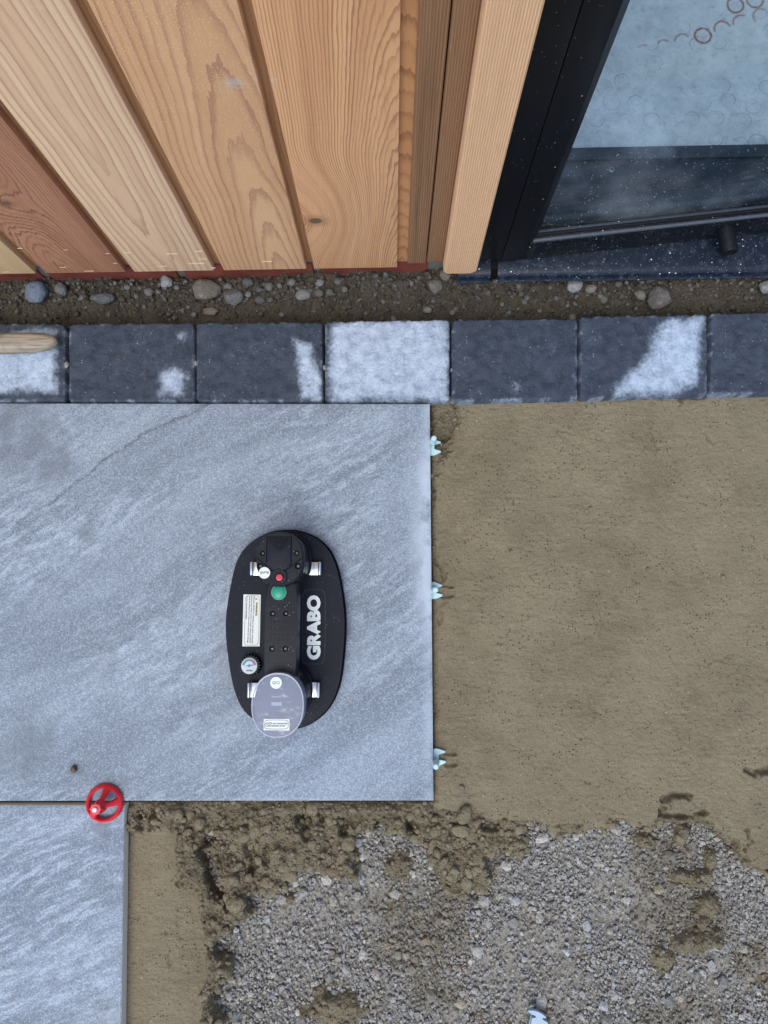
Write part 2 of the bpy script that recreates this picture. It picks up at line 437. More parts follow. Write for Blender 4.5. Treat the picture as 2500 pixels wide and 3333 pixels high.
def earth_mat(name, dry, wet, speck=0.55, pit=0.42, streak=False, fine=420.0, rdark=0.6):
    """fresh sand and cement screed / loam: grainy, pitted, sprinkled with pale grit"""
    g = G(name); o = g.obj()
    rough_a = g.attr('rough')
    n1 = g.noise(o, fine, 3, 0.75); n2 = g.noise(o, 30, 5, 0.65); n3 = g.noise(o, 7, 3, 0.5); n4 = g.noise(o, 170, 4, 0.65)
    c = g.mix(g.sm(n2, 0.3, 0.72), wet, dry)
    c = g.mix(g.m('MULTIPLY', g.sm(n3, 0.38, 0.62), 0.45), c, tuple(min(1, k * 1.2) for k in dry))
    c = g.mix(g.m('MULTIPLY', g.sm(g.noise(o, 4.2, 4, 0.6), 0.52, 0.70), 0.14), c, tuple(k * 0.8 for k in wet))
    c = g.mix(g.m('MULTIPLY', rough_a, rdark), c, tuple(k * 0.7 for k in wet))
    c = g.mix(g.m('MULTIPLY', g.sm(n1, 0.50, 0.72), 0.42), c, tuple(k * 0.5 for k in wet))
    c = g.mix(g.m('MULTIPLY', g.sm(n1, 0.48, 0.30), 0.38), c, tuple(min(1, k * 1.45) for k in dry))
    if streak:
        sx, sy, sz = g.sep(o)
        tr = g.noise(g.comb(g.m('MULTIPLY', sx, 40), g.m('MULTIPLY', sy, 330), 0.0), 1.0, 3, 0.65, 0.6)
        n4 = g.m('MULTIPLY_ADD', tr, 0.35, g.m('MULTIPLY', n4, 0.9))
        c = g.mix(g.m('MULTIPLY', g.sm(tr, 0.54, 0.70), 0.16), c, tuple(k * 0.5 for k in wet))
    vd = g.vor(o, 210); vr = g.sep(g.vor(o, 210, 'Color'))
    pits = g.m('MULTIPLY', g.sm(vd, 0.30, 0.10), g.m('MULTIPLY', g.m('GREATER_THAN', vr[0], 0.62), g.sm(g.noise(o, 22, 4, 0.6), 0.42, 0.60)))
    c = g.mix(g.m('MULTIPLY', pits, pit), c, tuple(k * 0.30 for k in wet))
    v2 = g.vor(o, 230); v2r = g.sep(g.vor(o, 230, 'Color'))
    grit = g.m('MULTIPLY', g.m('LESS_THAN', v2, g.m('MULTIPLY_ADD', v2r[1], 0.16, 0.08)), g.m('GREATER_THAN', v2r[0], 0.96))
    c = g.mix(g.m('MULTIPLY', grit, speck), c, g.mix(v2r[2], (0.58, 0.48, 0.33), (0.70, 0.68, 0.64)))
    h = g.m('ADD', g.m('ADD', n1, g.m('MULTIPLY', n4, 1.4)), g.m('MULTIPLY', pits, -1.6))
    nm = g.bump(h, 0.0021)
    lump = g.m('MULTIPLY', rough_a, g.m('ADD', g.noise(o, 95, 5, 0.7), g.m('MULTIPLY', g.vor(o, 190), -0.6)))
    g.bsdf(c, 0.9, g.bump(lump, 0.006, 0.8, nm), spec=0.2)
    return g.mat

def tile_mat(name, seed, rot=0.0):
    """grey stone-look porcelain: fine salt and pepper, drifting diagonal veins"""
    g = G(name); o = g.obj()
    mp = g.n('ShaderNodeMapping'); g.put(mp.inputs['Vector'], o)
    mp.inputs['Rotation'].default_value = (0, 0, math.radians(-33 + rot)); mp.inputs['Location'].default_value = (seed, seed * 0.7, 0)
    p = mp.outputs[0]
    bend = g.noise(p, 1.6, 1); px, py, pz = g.sep(p)
    py2 = g.m('MULTIPLY_ADD', bend, 0.16, py)
    wide = g.noise(g.comb(g.m('MULTIPLY', px, 2.2), g.m('MULTIPLY', py2, 11), seed), 1.0, 4, 0.6)
    wisp = g.noise(g.comb(g.m('MULTIPLY', px, 22), g.m('MULTIPLY', py2, 95), seed), 1.0, 5, 0.72, 0.3)
    zone = g.m('MAXIMUM', g.m('MULTIPLY', g.sm(g.noise(p, 3.6, 2), 0.44, 0.68), 0.55), g.attr('zone'))
    fine = g.noise(o, 430, 2, 0.75)
    c = g.mix(g.sm(wide, 0.38, 0.62), (0.176, 0.218, 0.272), (0.258, 0.315, 0.385))
    c = g.mix(g.m('MULTIPLY', g.sm(wisp, 0.49, 0.62), zone), c, (0.40, 0.475, 0.585))
    c = g.mix(g.m('MULTIPLY', g.sm(wisp, 0.48, 0.36), g.m('MULTIPLY_ADD', zone, 0.55, 0.16)), c, (0.112, 0.138, 0.180))
    c = g.mix(g.m('MULTIPLY', g.attr('vein'), g.m('MULTIPLY_ADD', g.sm(g.noise(o, 70, 3), 0.35, 0.6), 0.6, 0.3)), c, (0.085, 0.10, 0.13))
    # salt and pepper
    c = g.mix(g.m('MULTIPLY', g.sm(fine, 0.50, 0.66), 0.54), c, (0.092, 0.112, 0.146))
    c = g.mix(g.m('MULTIPLY', g.sm(fine, 0.48, 0.34), 0.42), c, (0.50, 0.585, 0.70))
    # dried sand film and small smudges
    sm_ = g.noise(o, 6.0, 4, 0.6)
    c = g.mix(g.m('MULTIPLY', g.sm(sm_, 0.60, 0.74), 0.3), c, (0.19, 0.185, 0.175))
    ed = g.attr('film')
    c = g.mix(g.m('MULTIPLY', ed, g.sm(g.noise(o, 22, 4, 0.65), 0.30, 0.6)), c, (0.41, 0.48, 0.57))
    di = g.attr('dirt')
    c = g.mix(g.m('MULTIPLY', g.m('MULTIPLY', di, 0.60), g.sm(g.noise(o, 40, 4, 0.7), 0.22, 0.60)), c, (0.115, 0.138, 0.165))
    g.bsdf(c, 0.6, g.bump(g.m('ADD', fine, g.m('MULTIPLY', wisp, 0.6)), 0.0004), spec=0.35)
    return g.mat

def sett_mat(name):
    g = G(name); o = g.obj(); dry = g.attr('dry'); dirt = g.attr('dirt')
    n1 = g.noise(o, 330, 4, 0.8); n2 = g.noise(o, 60, 5, 0.7); n3 = g.noise(o, 16, 4, 0.6)
    wet = g.mix(g.sm(n2, 0.3, 0.7), (0.026, 0.035, 0.053), (0.050, 0.065, 0.094))
    wet = g.mix(g.m('MULTIPLY', g.sm(n3, 0.45, 0.7), 0.4), wet, (0.085, 0.104, 0.140))
    wet = g.mix(g.m('MULTIPLY', g.sm(n1, 0.53, 0.72), 0.60), wet, (0.125, 0.150, 0.20))
    dr = g.mix(g.sm(n2, 0.3, 0.7), (0.34, 0.42, 0.54), (0.47, 0.56, 0.69))
    dr = g.mix(g.m('MULTIPLY', g.sm(n1, 0.50, 0.68), 0.50), dr, (0.14, 0.175, 0.235))
    k = g.m('ADD', dry, g.m('MULTIPLY', g.m('SUBTRACT', g.noise(o, 170, 4, 0.7), 0.5), 0.95))
    c = g.mix(g.m('MULTIPLY', g.sm(k, 0.12, 1.0), g.m('MULTIPLY_ADD', g.sm(n2, 0.25, 0.6), 0.25, 0.75)), wet, dr)
    vd = g.vor(o, 240); vr = g.sep(g.vor(o, 240, 'Color'))
    c = g.mix(g.m('MULTIPLY', g.m('LESS_THAN', vd, 0.17), g.m('GREATER_THAN', vr[0], 0.95)), c, (0.40, 0.40, 0.41))
    c = g.mix(g.m('MULTIPLY', dirt, 0.7), c, (0.10, 0.085, 0.06))
    g.bsdf(c, 0.8, g.bump(g.m('ADD', n1, g.m('MULTIPLY', n2, 1.0)), 0.0013), spec=0.3)
    return g.mat

def frame_mat(name, base, rough, dustamt, dustcol=(0.42, 0.46, 0.54), scale=260.0, blot=0.0, veil=0.05, spec=0.3):
    """dark coated aluminium dusted with cutting chips"""
    g = G(name); o = g.obj()
    big = g.noise(o, 20, 3, 0.6)
    vd = g.vor(o, scale); vr = g.sep(g.vor(o, scale, 'Color'))
    sp = g.m('MULTIPLY', g.m('LESS_THAN', vd, g.m('MULTIPLY_ADD', vr[1], 0.20, 0.05)), g.m('GREATER_THAN', vr[0], g.m('SUBTRACT', 1.0, g.m('MULTIPLY', g.sm(big, 0.3, 0.7), 0.16 * dustamt))))
    v3 = g.vor(o, scale * 2.3); v3r = g.sep(g.vor(o, scale * 2.3, 'Color'))
    sp2 = g.m('MULTIPLY', g.m('LESS_THAN', v3, 0.25), g.m('GREATER_THAN', v3r[0], 1.0 - 0.07 * dustamt))
    film = g.noise(o, 75, 4, 0.7)
    c = g.mix(g.m('MULTIPLY', g.sm(film, 0.45, 0.8), veil * dustamt), base, dustcol)
    if blot > 0:
        b1 = g.noise(o, 130, 4, 0.75)
        c = g.mix(g.m('MULTIPLY', g.sm(b1, 0.60, 0.72), blot), c, (0.42, 0.47, 0.56))
    c = g.mix(g.m('MULTIPLY', sp, 0.85), c, (0.72, 0.74, 0.78))
    c = g.mix(g.m('MULTIPLY', sp2, 0.6), c, dustcol)
    g.bsdf(c, rough, g.bump(g.noise(o, 1500, 2), 0.00008), spec=spec)
    return g.mat

def glass_mat(name):
    g = G(name); o = g.obj()
    tr = g.n('ShaderNodeBsdfTransparent'); tr.inputs[0].default_value = (0.86, 0.92, 0.94, 1)
    gl = g.n('ShaderNodeBsdfGlossy'); gl.inputs['Roughness'].default_value = 0.02
    ge_ = g.n('ShaderNodeNewGeometry'); fr = g.n('ShaderNodeFresnel'); g.put(fr.inputs['IOR'], g.m('MULTIPLY_ADD', ge_.outputs['Backfacing'], 1 / 1.5 - 1.5, 1.5))
    mx = g.n('ShaderNodeMixShader'); g.put(mx.inputs[0], fr.outputs[0]); g.put(mx.inputs[1], tr.outputs[0]); g.put(mx.inputs[2], gl.outputs[0])
    df = g.n('ShaderNodeBsdfDiffuse'); df.inputs[0].default_value = (0.62, 0.66, 0.72, 1)
    vd = g.vor(o, 230); vr = g.sep(g.vor(o, 230, 'Color'))
    sx, sy, sz = g.sep(o)
    low = g.sm(sz, 0.50, 0.05)
    sp = g.m('MULTIPLY', g.m('LESS_THAN', vd, g.m('MULTIPLY_ADD', vr[1], 0.12, 0.05)), g.m('GREATER_THAN', vr[0], g.m('MULTIPLY_ADD', low, -0.26, 0.96)))
    film = g.m('MULTIPLY', g.sm(g.noise(o, 9, 4, 0.65), 0.35, 0.75), g.m('MULTIPLY_ADD', low, 0.10, 0.025))
    m2 = g.n('ShaderNodeMixShader'); g.put(m2.inputs[0], g.m('MAXIMUM', g.m('MULTIPLY', sp, 0.8), film))
    g.put(m2.inputs[1], mx.outputs[0]); g.put(m2.inputs[2], df.outputs[0])
    g.nt.links.new(m2.outputs[0], g.out.inputs[0])
    return g.mat

def screed_mat(name):
    g = G(name); o = g.obj(); red = g.attr('red'); ring = g.attr('ring')
    n2 = g.noise(o, 34, 5, 0.65); n1 = g.noise(o, 260, 4, 0.7); n3 = g.noise(o, 5, 3)
    c = g.mix(g.sm(n2, 0.3, 0.7), (0.42, 0.44, 0.45), (0.57, 0.59, 0.59))
    c = g.mix(g.m('MULTIPLY', g.sm(n3, 0.4, 0.7), 0.4), c, (0.52, 0.55, 0.54))
    c = g.mix(g.m('MULTIPLY', g.sm(n1, 0.60, 0.78), g.m('MULTIPLY', g.sm(n2, 0.5, 0.62), 0.8)), c, (0.16, 0.15, 0.12))
    b2 = g.noise(o, 70, 5, 0.75); c = g.mix(g.m('MULTIPLY', g.sm(b2, 0.52, 0.70), 0.6), c, (0.27, 0.275, 0.25))
    c = g.mix(g.m('MULTIPLY', g.m('MULTIPLY', ring, 0.9, clamp=True), g.sm(n1, 0.25, 0.58)), c, (0.17, 0.19, 0.22))
    c = g.mix(g.m('MULTIPLY', red, g.sm(g.noise(o, 190, 3, 0.7), 0.28, 0.45)), c, (0.24, 0.055, 0.045))
    g.bsdf(c, 0.6, g.bump(n1, 0.0004), spec=0.3)
    return g.mat

def brick_mat(name):
    g = G(name); o = g.obj(); n = g.noise(o, 180, 4, 0.7); b = g.noise(o, 25, 3)
    c = g.mix(g.sm(b, 0.35, 0.65), (0.14, 0.034, 0.024), (0.20, 0.052, 0.036))
    c = g.mix(g.m('MULTIPLY', g.sm(n, 0.55, 0.75), 0.4), c, (0.06, 0.03, 0.03))
    g.bsdf(c, 0.85, g.bump(n, 0.0012), spec=0.2); return g.mat

def cover_mat(name, a=0.40, lo=(0.40, 0.45, 0.60), hi=(0.72, 0.76, 0.82)):
    """milky see-through plastic"""
    g = G(name); o = g.obj()
    tr = g.n('ShaderNodeBsdfTransparent'); tr.inputs[0].default_value = (0.85, 0.89, 0.97, 1)
    sc = g.noise(g.v('MULTIPLY', o, (1.0, 2.4, 1.0)), 55, 4, 0.7)
    c = g.mix(g.sm(sc, 0.56, 0.75), lo, hi)
    b = g.bsdf(c, 0.32, g.bump(g.noise(o, 700, 2), 0.0001), link=False)
    mx = g.n('ShaderNodeMixShader'); g.put(mx.inputs[0], g.m('MULTIPLY_ADD', g.sm(sc, 0.5, 0.75), 0.14, a))
    g.put(mx.inputs[1], tr.outputs[0]); g.put(mx.inputs[2], b); g.nt.links.new(mx.outputs[0], g.out.inputs[0])
    return g.mat

M = {}
M['mortar'] = earth_mat('fresh screed', (0.238, 0.202, 0.134), (0.186, 0.155, 0.100), streak=True, rdark=0.14)
M['soil'] = earth_mat('damp loam', (0.092, 0.078, 0.058), (0.046, 0.038, 0.028), speck=0.3, pit=0.7)
M['gravelbed'] = earth_mat('stony dust', (0.36, 0.335, 0.29), (0.20, 0.185, 0.155), pit=0.8, rdark=0.10)
M['grit'] = stone_mat('crushed stone')
M['crumb'] = stone_mat('screed crumbs')
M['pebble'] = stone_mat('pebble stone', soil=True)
M['sett'] = sett_mat('tumbled concrete')
M['tile_edge'] = plain('raw porcelain edge', (0.62, 0.58, 0.50), 0.75, grain=0.15)
M['frame'] = frame_mat('black coated aluminium', (0.0035, 0.0045, 0.0068), 0.34, 0.22, veil=0.01, spec=0.25)
M['sill'] = frame_mat('blue black sill coating', (0.0060, 0.0115, 0.0235), 0.38, 1.5, blot=0.26, scale=200, veil=0.05, spec=0.3)
M['rail'] = frame_mat('black coated rail', (0.005, 0.0065, 0.010), 0.40, 1.6, veil=0.02, spec=0.2)
M['threshold'] = frame_mat('grey plastic threshold', (0.030, 0.036, 0.046), 0.5, 0.8)
M['rubber'] = plain('black rubber', (0.007, 0.008, 0.011), 0.5, spec=0.2, dust=0.15)
M['glass'] = glass_mat('dusty glass')
M['screed'] = screed_mat('dry floor screed')
M['brick'] = brick_mat('red brick')
M['joint'] = plain('grey pointing', (0.17, 0.16, 0.145), 0.95, grain=0.4, gscale=250, bump=0.002)
M['blackp'] = plain('black moulded plastic', (0.0095, 0.0125, 0.0215), 0.5, grain=0.2, gscale=900, bump=0.00012, dust=0.25, spec=0.16)
M['blackp2'] = plain('scuffed black plastic', (0.0080, 0.0102, 0.0160), 0.40, grain=0.2, gscale=800, dust=0.55, spec=0.22)
M['foam'] = plain('black foam seal', (0.006, 0.006, 0.008), 0.9, gscale=900, bump=0.0004, spec=0.08)
M['zinc'] = plain('zinc plated steel', (0.66, 0.71, 0.76), 0.33, metal=0.85, grain=0.1, gscale=200)
M['white'] = plain('white print', (0.78, 0.84, 0.82), 0.5, grain=0.05)
M['sticker'] = plain('pale sticker paper', (0.70, 0.75, 0.74), 0.55, grain=0.08, gscale=120)
M['ink'] = plain('dark printing ink', (0.03, 0.035, 0.05), 0.6)
M['yellow'] = plain('yellow highlight print', (0.72, 0.66, 0.30), 0.6)
M['orange'] = plain('orange warning print', (0.62, 0.24, 0.05), 0.6)
M['green'] = plain('green rubber button', (0.02, 0.30, 0.19), 0.38, grain=0.2, gscale=80)
M['redbtn'] = plain('red rubber button', (0.55, 0.06, 0.09), 0.5, grain=0.3, gscale=400)
M['redp'] = plain('red nylon', (0.66, 0.018, 0.034), 0.38, grain=0.12, gscale=60, spec=0.5)
M['clip'] = plain('pale mint nylon', (0.46, 0.66, 0.70), 0.4, grain=0.05)
M['clipgrey'] = plain('pale blue nylon', (0.33, 0.44, 0.55), 0.4, grain=0.05)
M['cover'] = cover_mat('frosted plastic')
M['teal'] = plain('teal dial print', (0.10, 0.26, 0.30), 0.5)
M['purple'] = plain('purple dial print', (0.30, 0.12, 0.30), 0.5)
M['dial'] = plain('dial face', (0.48, 0.58, 0.64), 0.4, grain=0.05)
M['earth'] = plain('bare earth', (0.16, 0.135, 0.105), 0.95, grain=0.5, gscale=40, bump=0.004)

# =================================================================== GROUND
ge = np_mesh('ground', np.array([[-60, -60, -0.11], [60, -60, -0.11], [60, 60, -0.11], [-60, 60, -0.11]], float), np.array([[0, 1, 2, 3]]))
tag(link('ground', ge, M['earth']), kind='structure')

def Z8(x, y, z=-0.02): return tuple(W(300 + x / 1.508, 2560 + y / 1.508, z)[:2])
def Z9(x, y, z=-0.02): return tuple(W(1300 + x / 1.3825, 2500 + y / 1.3825, z)[:2])
def S(px, py, z=-0.02): return tuple(W(px, py, z)[:2])

TR = 1405.0                                        # pixel column of the big tile's free edge
GX0, GX1, GY0, GY1, GD = -0.47, 0.98, -0.98, 0.325, 0.0017
mort_poly = [S(300, 1250), S(3700, 1240), S(3700, 3150), S(2900, 2990), Z9(1659, 490), Z9(1590, 445), Z9(1540, 400), Z9(1470, 340), Z9(1380, 295), Z9(1330, 262),
             Z9(1240, 290), Z9(1170, 275), Z9(1090, 300), Z9(1010, 275), Z9(940, 292), Z9(880, 265), Z9(820, 300), Z9(740, 318), Z9(680, 300),
             Z9(600, 290), Z9(590, 395), Z9(470, 395), Z9(420, 400), Z9(440, 560), Z9(330, 590), Z9(210, 610), Z9(180, 540), Z9(120, 480), Z9(112, 385),
             Z8(1600, 330), Z8(1540, 262), Z8(1420, 232), Z8(1300, 282), Z8(1310, 470), Z8(1200, 490), Z8(1100, 490), Z8(1060, 440), Z8(1000, 445),
             Z8(930, 540), Z8(860, 560), Z8(780, 570), Z8(810, 625), Z8(795, 680), Z8(720, 690), Z8(690, 760), Z8(640, 805), Z8(690, 860),
             Z8(710, 920), Z8(680, 980), Z8(640, 1000), Z8(640, 1500), Z8(-200, 1500), Z8(-200, 0)]
smooth_r = [S(TR + 60, 1300), S(3700, 1270), S(3700, 3090), S(2900, 2930), Z9(1659, 470), Z9(1500, 330), Z9(1330, 225), Z9(1180, 235), Z9(1090, 260), Z9(880, 240), Z9(700, 268),
            Z9(500, 235), Z9(380, 210), Z9(230, 190), Z9(150, 150), S(TR - 6, 2560), S(TR - 4, 2100), S(TR + 2, 1600), S(TR + 80, 1370), S(TR + 66, 1330)]
smooth_l = [Z8(150, 212), Z8(260, 215), Z8(415, 232), Z8(430, 480), Z8(510, 512), Z8(530, 650), Z8(560, 800), Z8(560, 900), Z8(565, 1000), Z8(540, 1080), Z8(560, 1170), Z8(560, 1500), Z8(60, 1500)]
cracks = [([Z8(580, 240), Z8(520, 320), Z8(580, 400), Z8(600, 520), Z8(690, 600)], 0.007, 0.026), ([Z8(570, 400), Z8(590, 470)], 0.008, 0.02),
          ([Z8(760, 300), Z8(790, 380), Z8(770, 430)], 0.008, 0.014), ([Z8(860, 290), Z8(850, 380)], 0.004, 0.012),
          ([Z8(580, 795), Z8(640, 805)], 0.005, 0.022), ([Z8(240, 150), Z8(240, 205)], 0.005, 0.016), ([Z8(310, 120), Z8(285, 205)], 0.005, 0.016),
          ([Z8(1010, 160), Z8(1050, 170), Z8(1050, 240)], 0.008, 0.02), ([Z8(1100, 120), Z8(1140, 160)], 0.008, 0.014),
          ([Z8(1230, 170), Z8(1245, 240)], 0.008, 0.02), ([Z8(1410, 180), Z8(1425, 225)], 0.007, 0.018), ([Z8(1560, 180), Z8(1580, 260)], 0.009, 0.018),
          
          ([Z8(630, 200), Z8(780, 190)], 0.003, 0.006), ([Z8(420, 482), Z8(500, 500)], 0.003, 0.008), ([Z8(355, 720), Z8(380, 880)], 0.0022, 0.003), ([Z8(415, 600), Z8(430, 760)], 0.0022, 0.002),
          ([Z9(1180, 190), Z9(1185, 135), Z9(1230, 118), Z9(1300, 122)], 0.0055, 0.012), ([Z9(1175, 210), Z9(1240, 218), Z9(1330, 218), Z9(1365, 200)], 0.0045, 0.014),
          ([Z9(1345, 280), Z9(1400, 350), Z9(1480, 430)], 0.011, 0.022), ([Z9(1440, 310), Z9(1560, 410)], 0.003, 0.012),
          ([Z9(1565, 280), Z9(1570, 340), Z9(1555, 365)], 0.005, 0.010), ([Z9(1565, 8), Z9(1600, 16), Z9(1659, 8)], 0.006, 0.012),
          ([Z9(380, 260), Z9(440, 270)], 0.006, 0.012), ([Z9(640, 285), Z9(720, 270)], 0.006, 0.014), ([Z9(980, 240), Z9(1010, 262)], 0.005, 0.010),
          ([Z9(50, 280), Z9(80, 300)], 0.008, 0.014), ([Z9(835, 52), Z9(850, 60)], 0.0035, 0.003), ([Z9(290, 225), Z9(330, 228)], 0.003, 0.004),
          ([S(2128, 1420), S(2140, 1455)], 0.005, 0.003), ([S(2300, 1425), S(2320, 1440)], 0.004, 0.003),
          ([S(1415, 1820), S(1440, 1855), S(1446, 1895)], 0.0024, 0.006), ([S(1425, 2030), S(1440, 1990)], 0.0026, 0.005), ([S(1480, 1330), S(1500, 1355), S(1470, 1400), S(1455, 1425)], 0.003, 0.006)]
trails = [([S(1437, 1448), S(1470, 1440)], 0.0030), ([S(1440, 1473), S(1470, 1467)], 0.0032), ([S(1440, 1905), S(1470, 1909)], 0.0036), ([S(1440, 1942), S(1470, 1938)], 0.0034),
          ([S(1450, 2452), S(1480, 2452)], 0.0034), ([S(1452, 2490), S(1482, 2486)], 0.0036)]
blobs = [(Z9(520, 350), 0.022, 0.012, 1.3), (Z9(425, 372), 0.012, 0.012, 1.0), (Z9(410, 300), 0.017, 0.010, 1.0), (Z9(1125, 345), 0.013, 0.016, 1.3), (Z9(1290, 320), 0.020, 0.016, 0.8),
         (Z9(1410, 640), 0.018, 0.020, 1.1), (Z9(1405, 720), 0.012, 0.018, 1.0), (Z9(1370, 800), 0.022, 0.020, 1.6), (Z9(1300, 820), 0.014, 0.016, 1.4), (Z9(1210, 890), 0.019, 0.013, 1.0),
         (Z9(1300, 510), 0.012, 0.014, 1.6), (Z9(1380, 520), 0.015, 0.016, 1.3), (Z9(1420, 420), 0.016, 0.014, 0.9), 
         (Z8(1190, 1140), 0.030, 0.018, 1.4), (Z8(900, 500), 0.02, 0.01, 1.0), (Z8(960, 580), 0.009, 0.008, 1.0),
         (Z8(1510, 420), 0.022, 0.012, 1.0), (Z9(320, 280), 0.012, 0.008, 1.0), (Z8(1110, 1040), 0.010, 0.008, 1.0), (Z9(1330, 230), 0.016, 0.006, 1.3)]

def gravel_z(x, y):
    return -0.043 + 0.008 * (fbm(x * 7, y * 7, 5, 3) - 0.5) + 0.004 * (fbm(x * 40, y * 40, 9, 3) - 0.5)

def mortar_fields(x, y):
    wob = 0.026 * (fbm(x * 24, y * 24, 3, 3) - 0.5) + 0.012 * (fbm(x * 120, y * 120, 4, 2) - 0.5)
    d = sdist(x, y, mort_poly) + wob
    sr = sdist(x, y, smooth_r) + wob * 0.9; sl = sdist(x, y, smooth_l) + wob * 0.7
    smf = np.maximum(sstep(sr, -0.004, 0.006), sstep(sl, -0.003, 0.005))
    base = -0.0165 + 0.0022 * (fbm(x * 6, y * 9, 21, 3) - 0.5) + 0.0008 * (fbm(x * 30, y * 110, 23, 3) - 0.5)
    stroke = fbm(x * 5 + 0.8 * y, y * 34 + 1.2 * x, 27, 2); base += 0.0004 * sstep(np.abs(stroke - 0.5), 0.05, 0.0) - 0.0003 * sstep(np.abs(stroke - 0.42), 0.04, 0.0)
    base = np.where(sl > -0.01, base - 0.006, base)
    grain = fbm(x * 330, y * 330, 31, 2) - 0.5
    base = base + 0.0015 * grain + 0.0012 * (fbm(x * 150, y * 150, 33, 2) - 0.5)
    dents = sstep(fbm(x * 17, y * 17, 61, 3), 0.56, 0.66)
    base -= 0.0012 * dents * cell(x * 160, y * 160, 62)
    wx = x + 0.012 * (fbm(x * 40, y * 40, 41, 2) - 0.5); wy = y + 0.012 * (fbm(x * 40, y * 40, 43, 2) - 0.5)
    c1 = np.clip(1 - 1.15 * cell(wx * 19, wy * 19, 45), 0, 1); c2 = np.clip(1 - 1.1 * cell(wx * 48, wy * 48, 46), 0, 1); c3 = np.clip(1 - cell(wx * 130, wy * 130, 47), 0, 1)
    cl = 0.52 * c1 ** 0.8 + 0.33 * c2 ** 0.8 + 0.15 * c3
    ridge = np.abs(fbm(x * 20, y * 9, 48, 3) - 0.5) * 2
    roughz = -0.035 + 0.030 * cl + 0.005 * (fbm(x * 110, y * 110, 91, 3) - 0.5) + 0.0030 * grain + 0.016 * (fbm(x * 13, y * 13, 92, 2) - 0.5)
    roughz = np.minimum(roughz, -0.011)
    z = roughz * (1 - smf) + base * smf
    for pts, w_, dep in cracks:
        dd = pline(x, y, pts) + 0.011 * (fbm(x * 120, y * 120, 55, 3) - 0.5)
        z = z - dep * sstep(dd, w_ * 1.15, w_ * 0.15)
    rough = 1 - smf
    for pts, w_ in trails:
        dd = pline(x, y, pts); f = sstep(dd, w_ * 1.25, w_ * 0.3)
        z = z * (1 - f) + (-0.0225 + 0.0002 * grain) * f
        z += 0.0018 * sstep(np.abs(dd - w_ * 1.4), w_ * 0.5, 0) * (1 - f)
    fall = sstep(d, 0.022, -0.004)
    z = z - 0.036 * fall * fall
    rough = np.maximum(rough, fall)
    gz = gravel_z(x, y)
    for (c, r, hgt, asp) in blobs:
        q = np.sqrt(((x - c[0]) / asp) ** 2 + (y - c[1]) ** 2) / r + 1.25 * (fbm(x * 45, y * 45, 71, 4, 0.6) - 0.5)
        zz = gz - 0.004 + (hgt * 0.65 + 0.004) * sstep(q, 1.15, 0.45) + 0.012 * (cl - 0.5)
        z = np.where(q < 1.2, np.maximum(z, zz), z)
    tx = S(TR, 1960)[0]; ty = S(700, 2606)[1]
    under = (x < tx + 0.002) & (y > ty - 0.002)
    z = np.where(under, np.minimum(z, -0.0215), z)
    near = (1 - sstep(x - tx, 0.0, 0.012)) * (y > ty)
    z = z - 0.005 * near * (0.5 + fbm(x * 60, y * 60, 77, 2))
    for cpx in ((1408, 1455), (1412, 1922), (1420, 2468)):
        cc_ = S(*cpx); z = np.where(np.hypot((x - cc_[0] - 0.004), (y - cc_[1]) * 0.8) < 0.021, np.minimum(z, -0.0175), z)
    near2 = sstep(y - ty, -0.012, 0.0) * (x < tx)
    z = z - 0.006 * near2
    t2x = S(407, 3000)[0]; t2y = S(200, 2618)[1]
    z = np.where((x < t2x + 0.001) & (y < t2y + 0.001), np.minimum(z, -0.026), z)
    return z, d, rough, gz, under

nx = int((GX1 - GX0) / GD); ny = int((GY1 - GY0) / GD)
gx, gy = np.meshgrid(np.linspace(GX0, GX1, nx), np.linspace(GY0, GY1, ny))
mz, md, mrough, mgz, munder = mortar_fields(gx, gy)
dead = (mz < mgz - 0.010) | (munder & (gx < S(TR, 1960)[0] - 0.03) & (gy > S(700, 2606)[1] + 0.03)) | ((gx < S(407, 3000)[0] - 0.02) & (gy < S(200, 2618)[1] - 0.02))
keep = ~(dead[:-1, :-1] & dead[1:, 1:] & dead[:-1, 1:] & dead[1:, :-1])
Vm = np.stack([gx, gy, mz], -1).reshape(-1, 3)
Vm, Fm, ra = compact(Vm, grid_faces(nx, ny, keep), mrough.ravel())
mo = link('mortar_bed', np_mesh('mortar_bed', Vm, Fm, floats={'rough': ra}), M['mortar']); tag(mo, kind='structure')

# sub-base under the stones
sx_, sy_ = np.meshgrid(np.linspace(GX0, GX1 + 0.4, 300), np.linspace(GY0 - 0.3, -0.18, 210))
zb = gravel_z(sx_, sy_) - 0.0035 + 0.003 * (fbm(sx_ * 150, sy_ * 150, 12, 2) - 0.5)
Vb = np.stack([sx_, sy_, zb], -1).reshape(-1, 3)
gb = link('gravel_base', np_mesh('gravel_base', Vb, grid_faces(300, 210), floats={'rough': np.full(len(Vb), 0.4)}), M['gravelbed']); tag(gb, kind='structure')

def sample_mz(x, y):
    i = np.clip(((x - GX0) / (GX1 - GX0) * (nx - 1)).round().astype(int), 0, nx - 1)
    j = np.clip(((y - GY0) / (GY1 - GY0) * (ny - 1)).round().astype(int), 0, ny - 1)
    return mz[j, i], mrough[j, i], md[j, i]

def scatter(sp, x0, x1, y0, y1, seed):
    r = np.random.default_rng(seed)
    X, Y = np.meshgrid(np.arange(x0, x1, sp), np.arange(y0, y1, sp))
    X = X + r.uniform(-0.55, 0.55, X.shape) * sp; Y = Y + r.uniform(-0.55, 0.55, Y.shape) * sp
    return X.ravel(), Y.ravel(), r

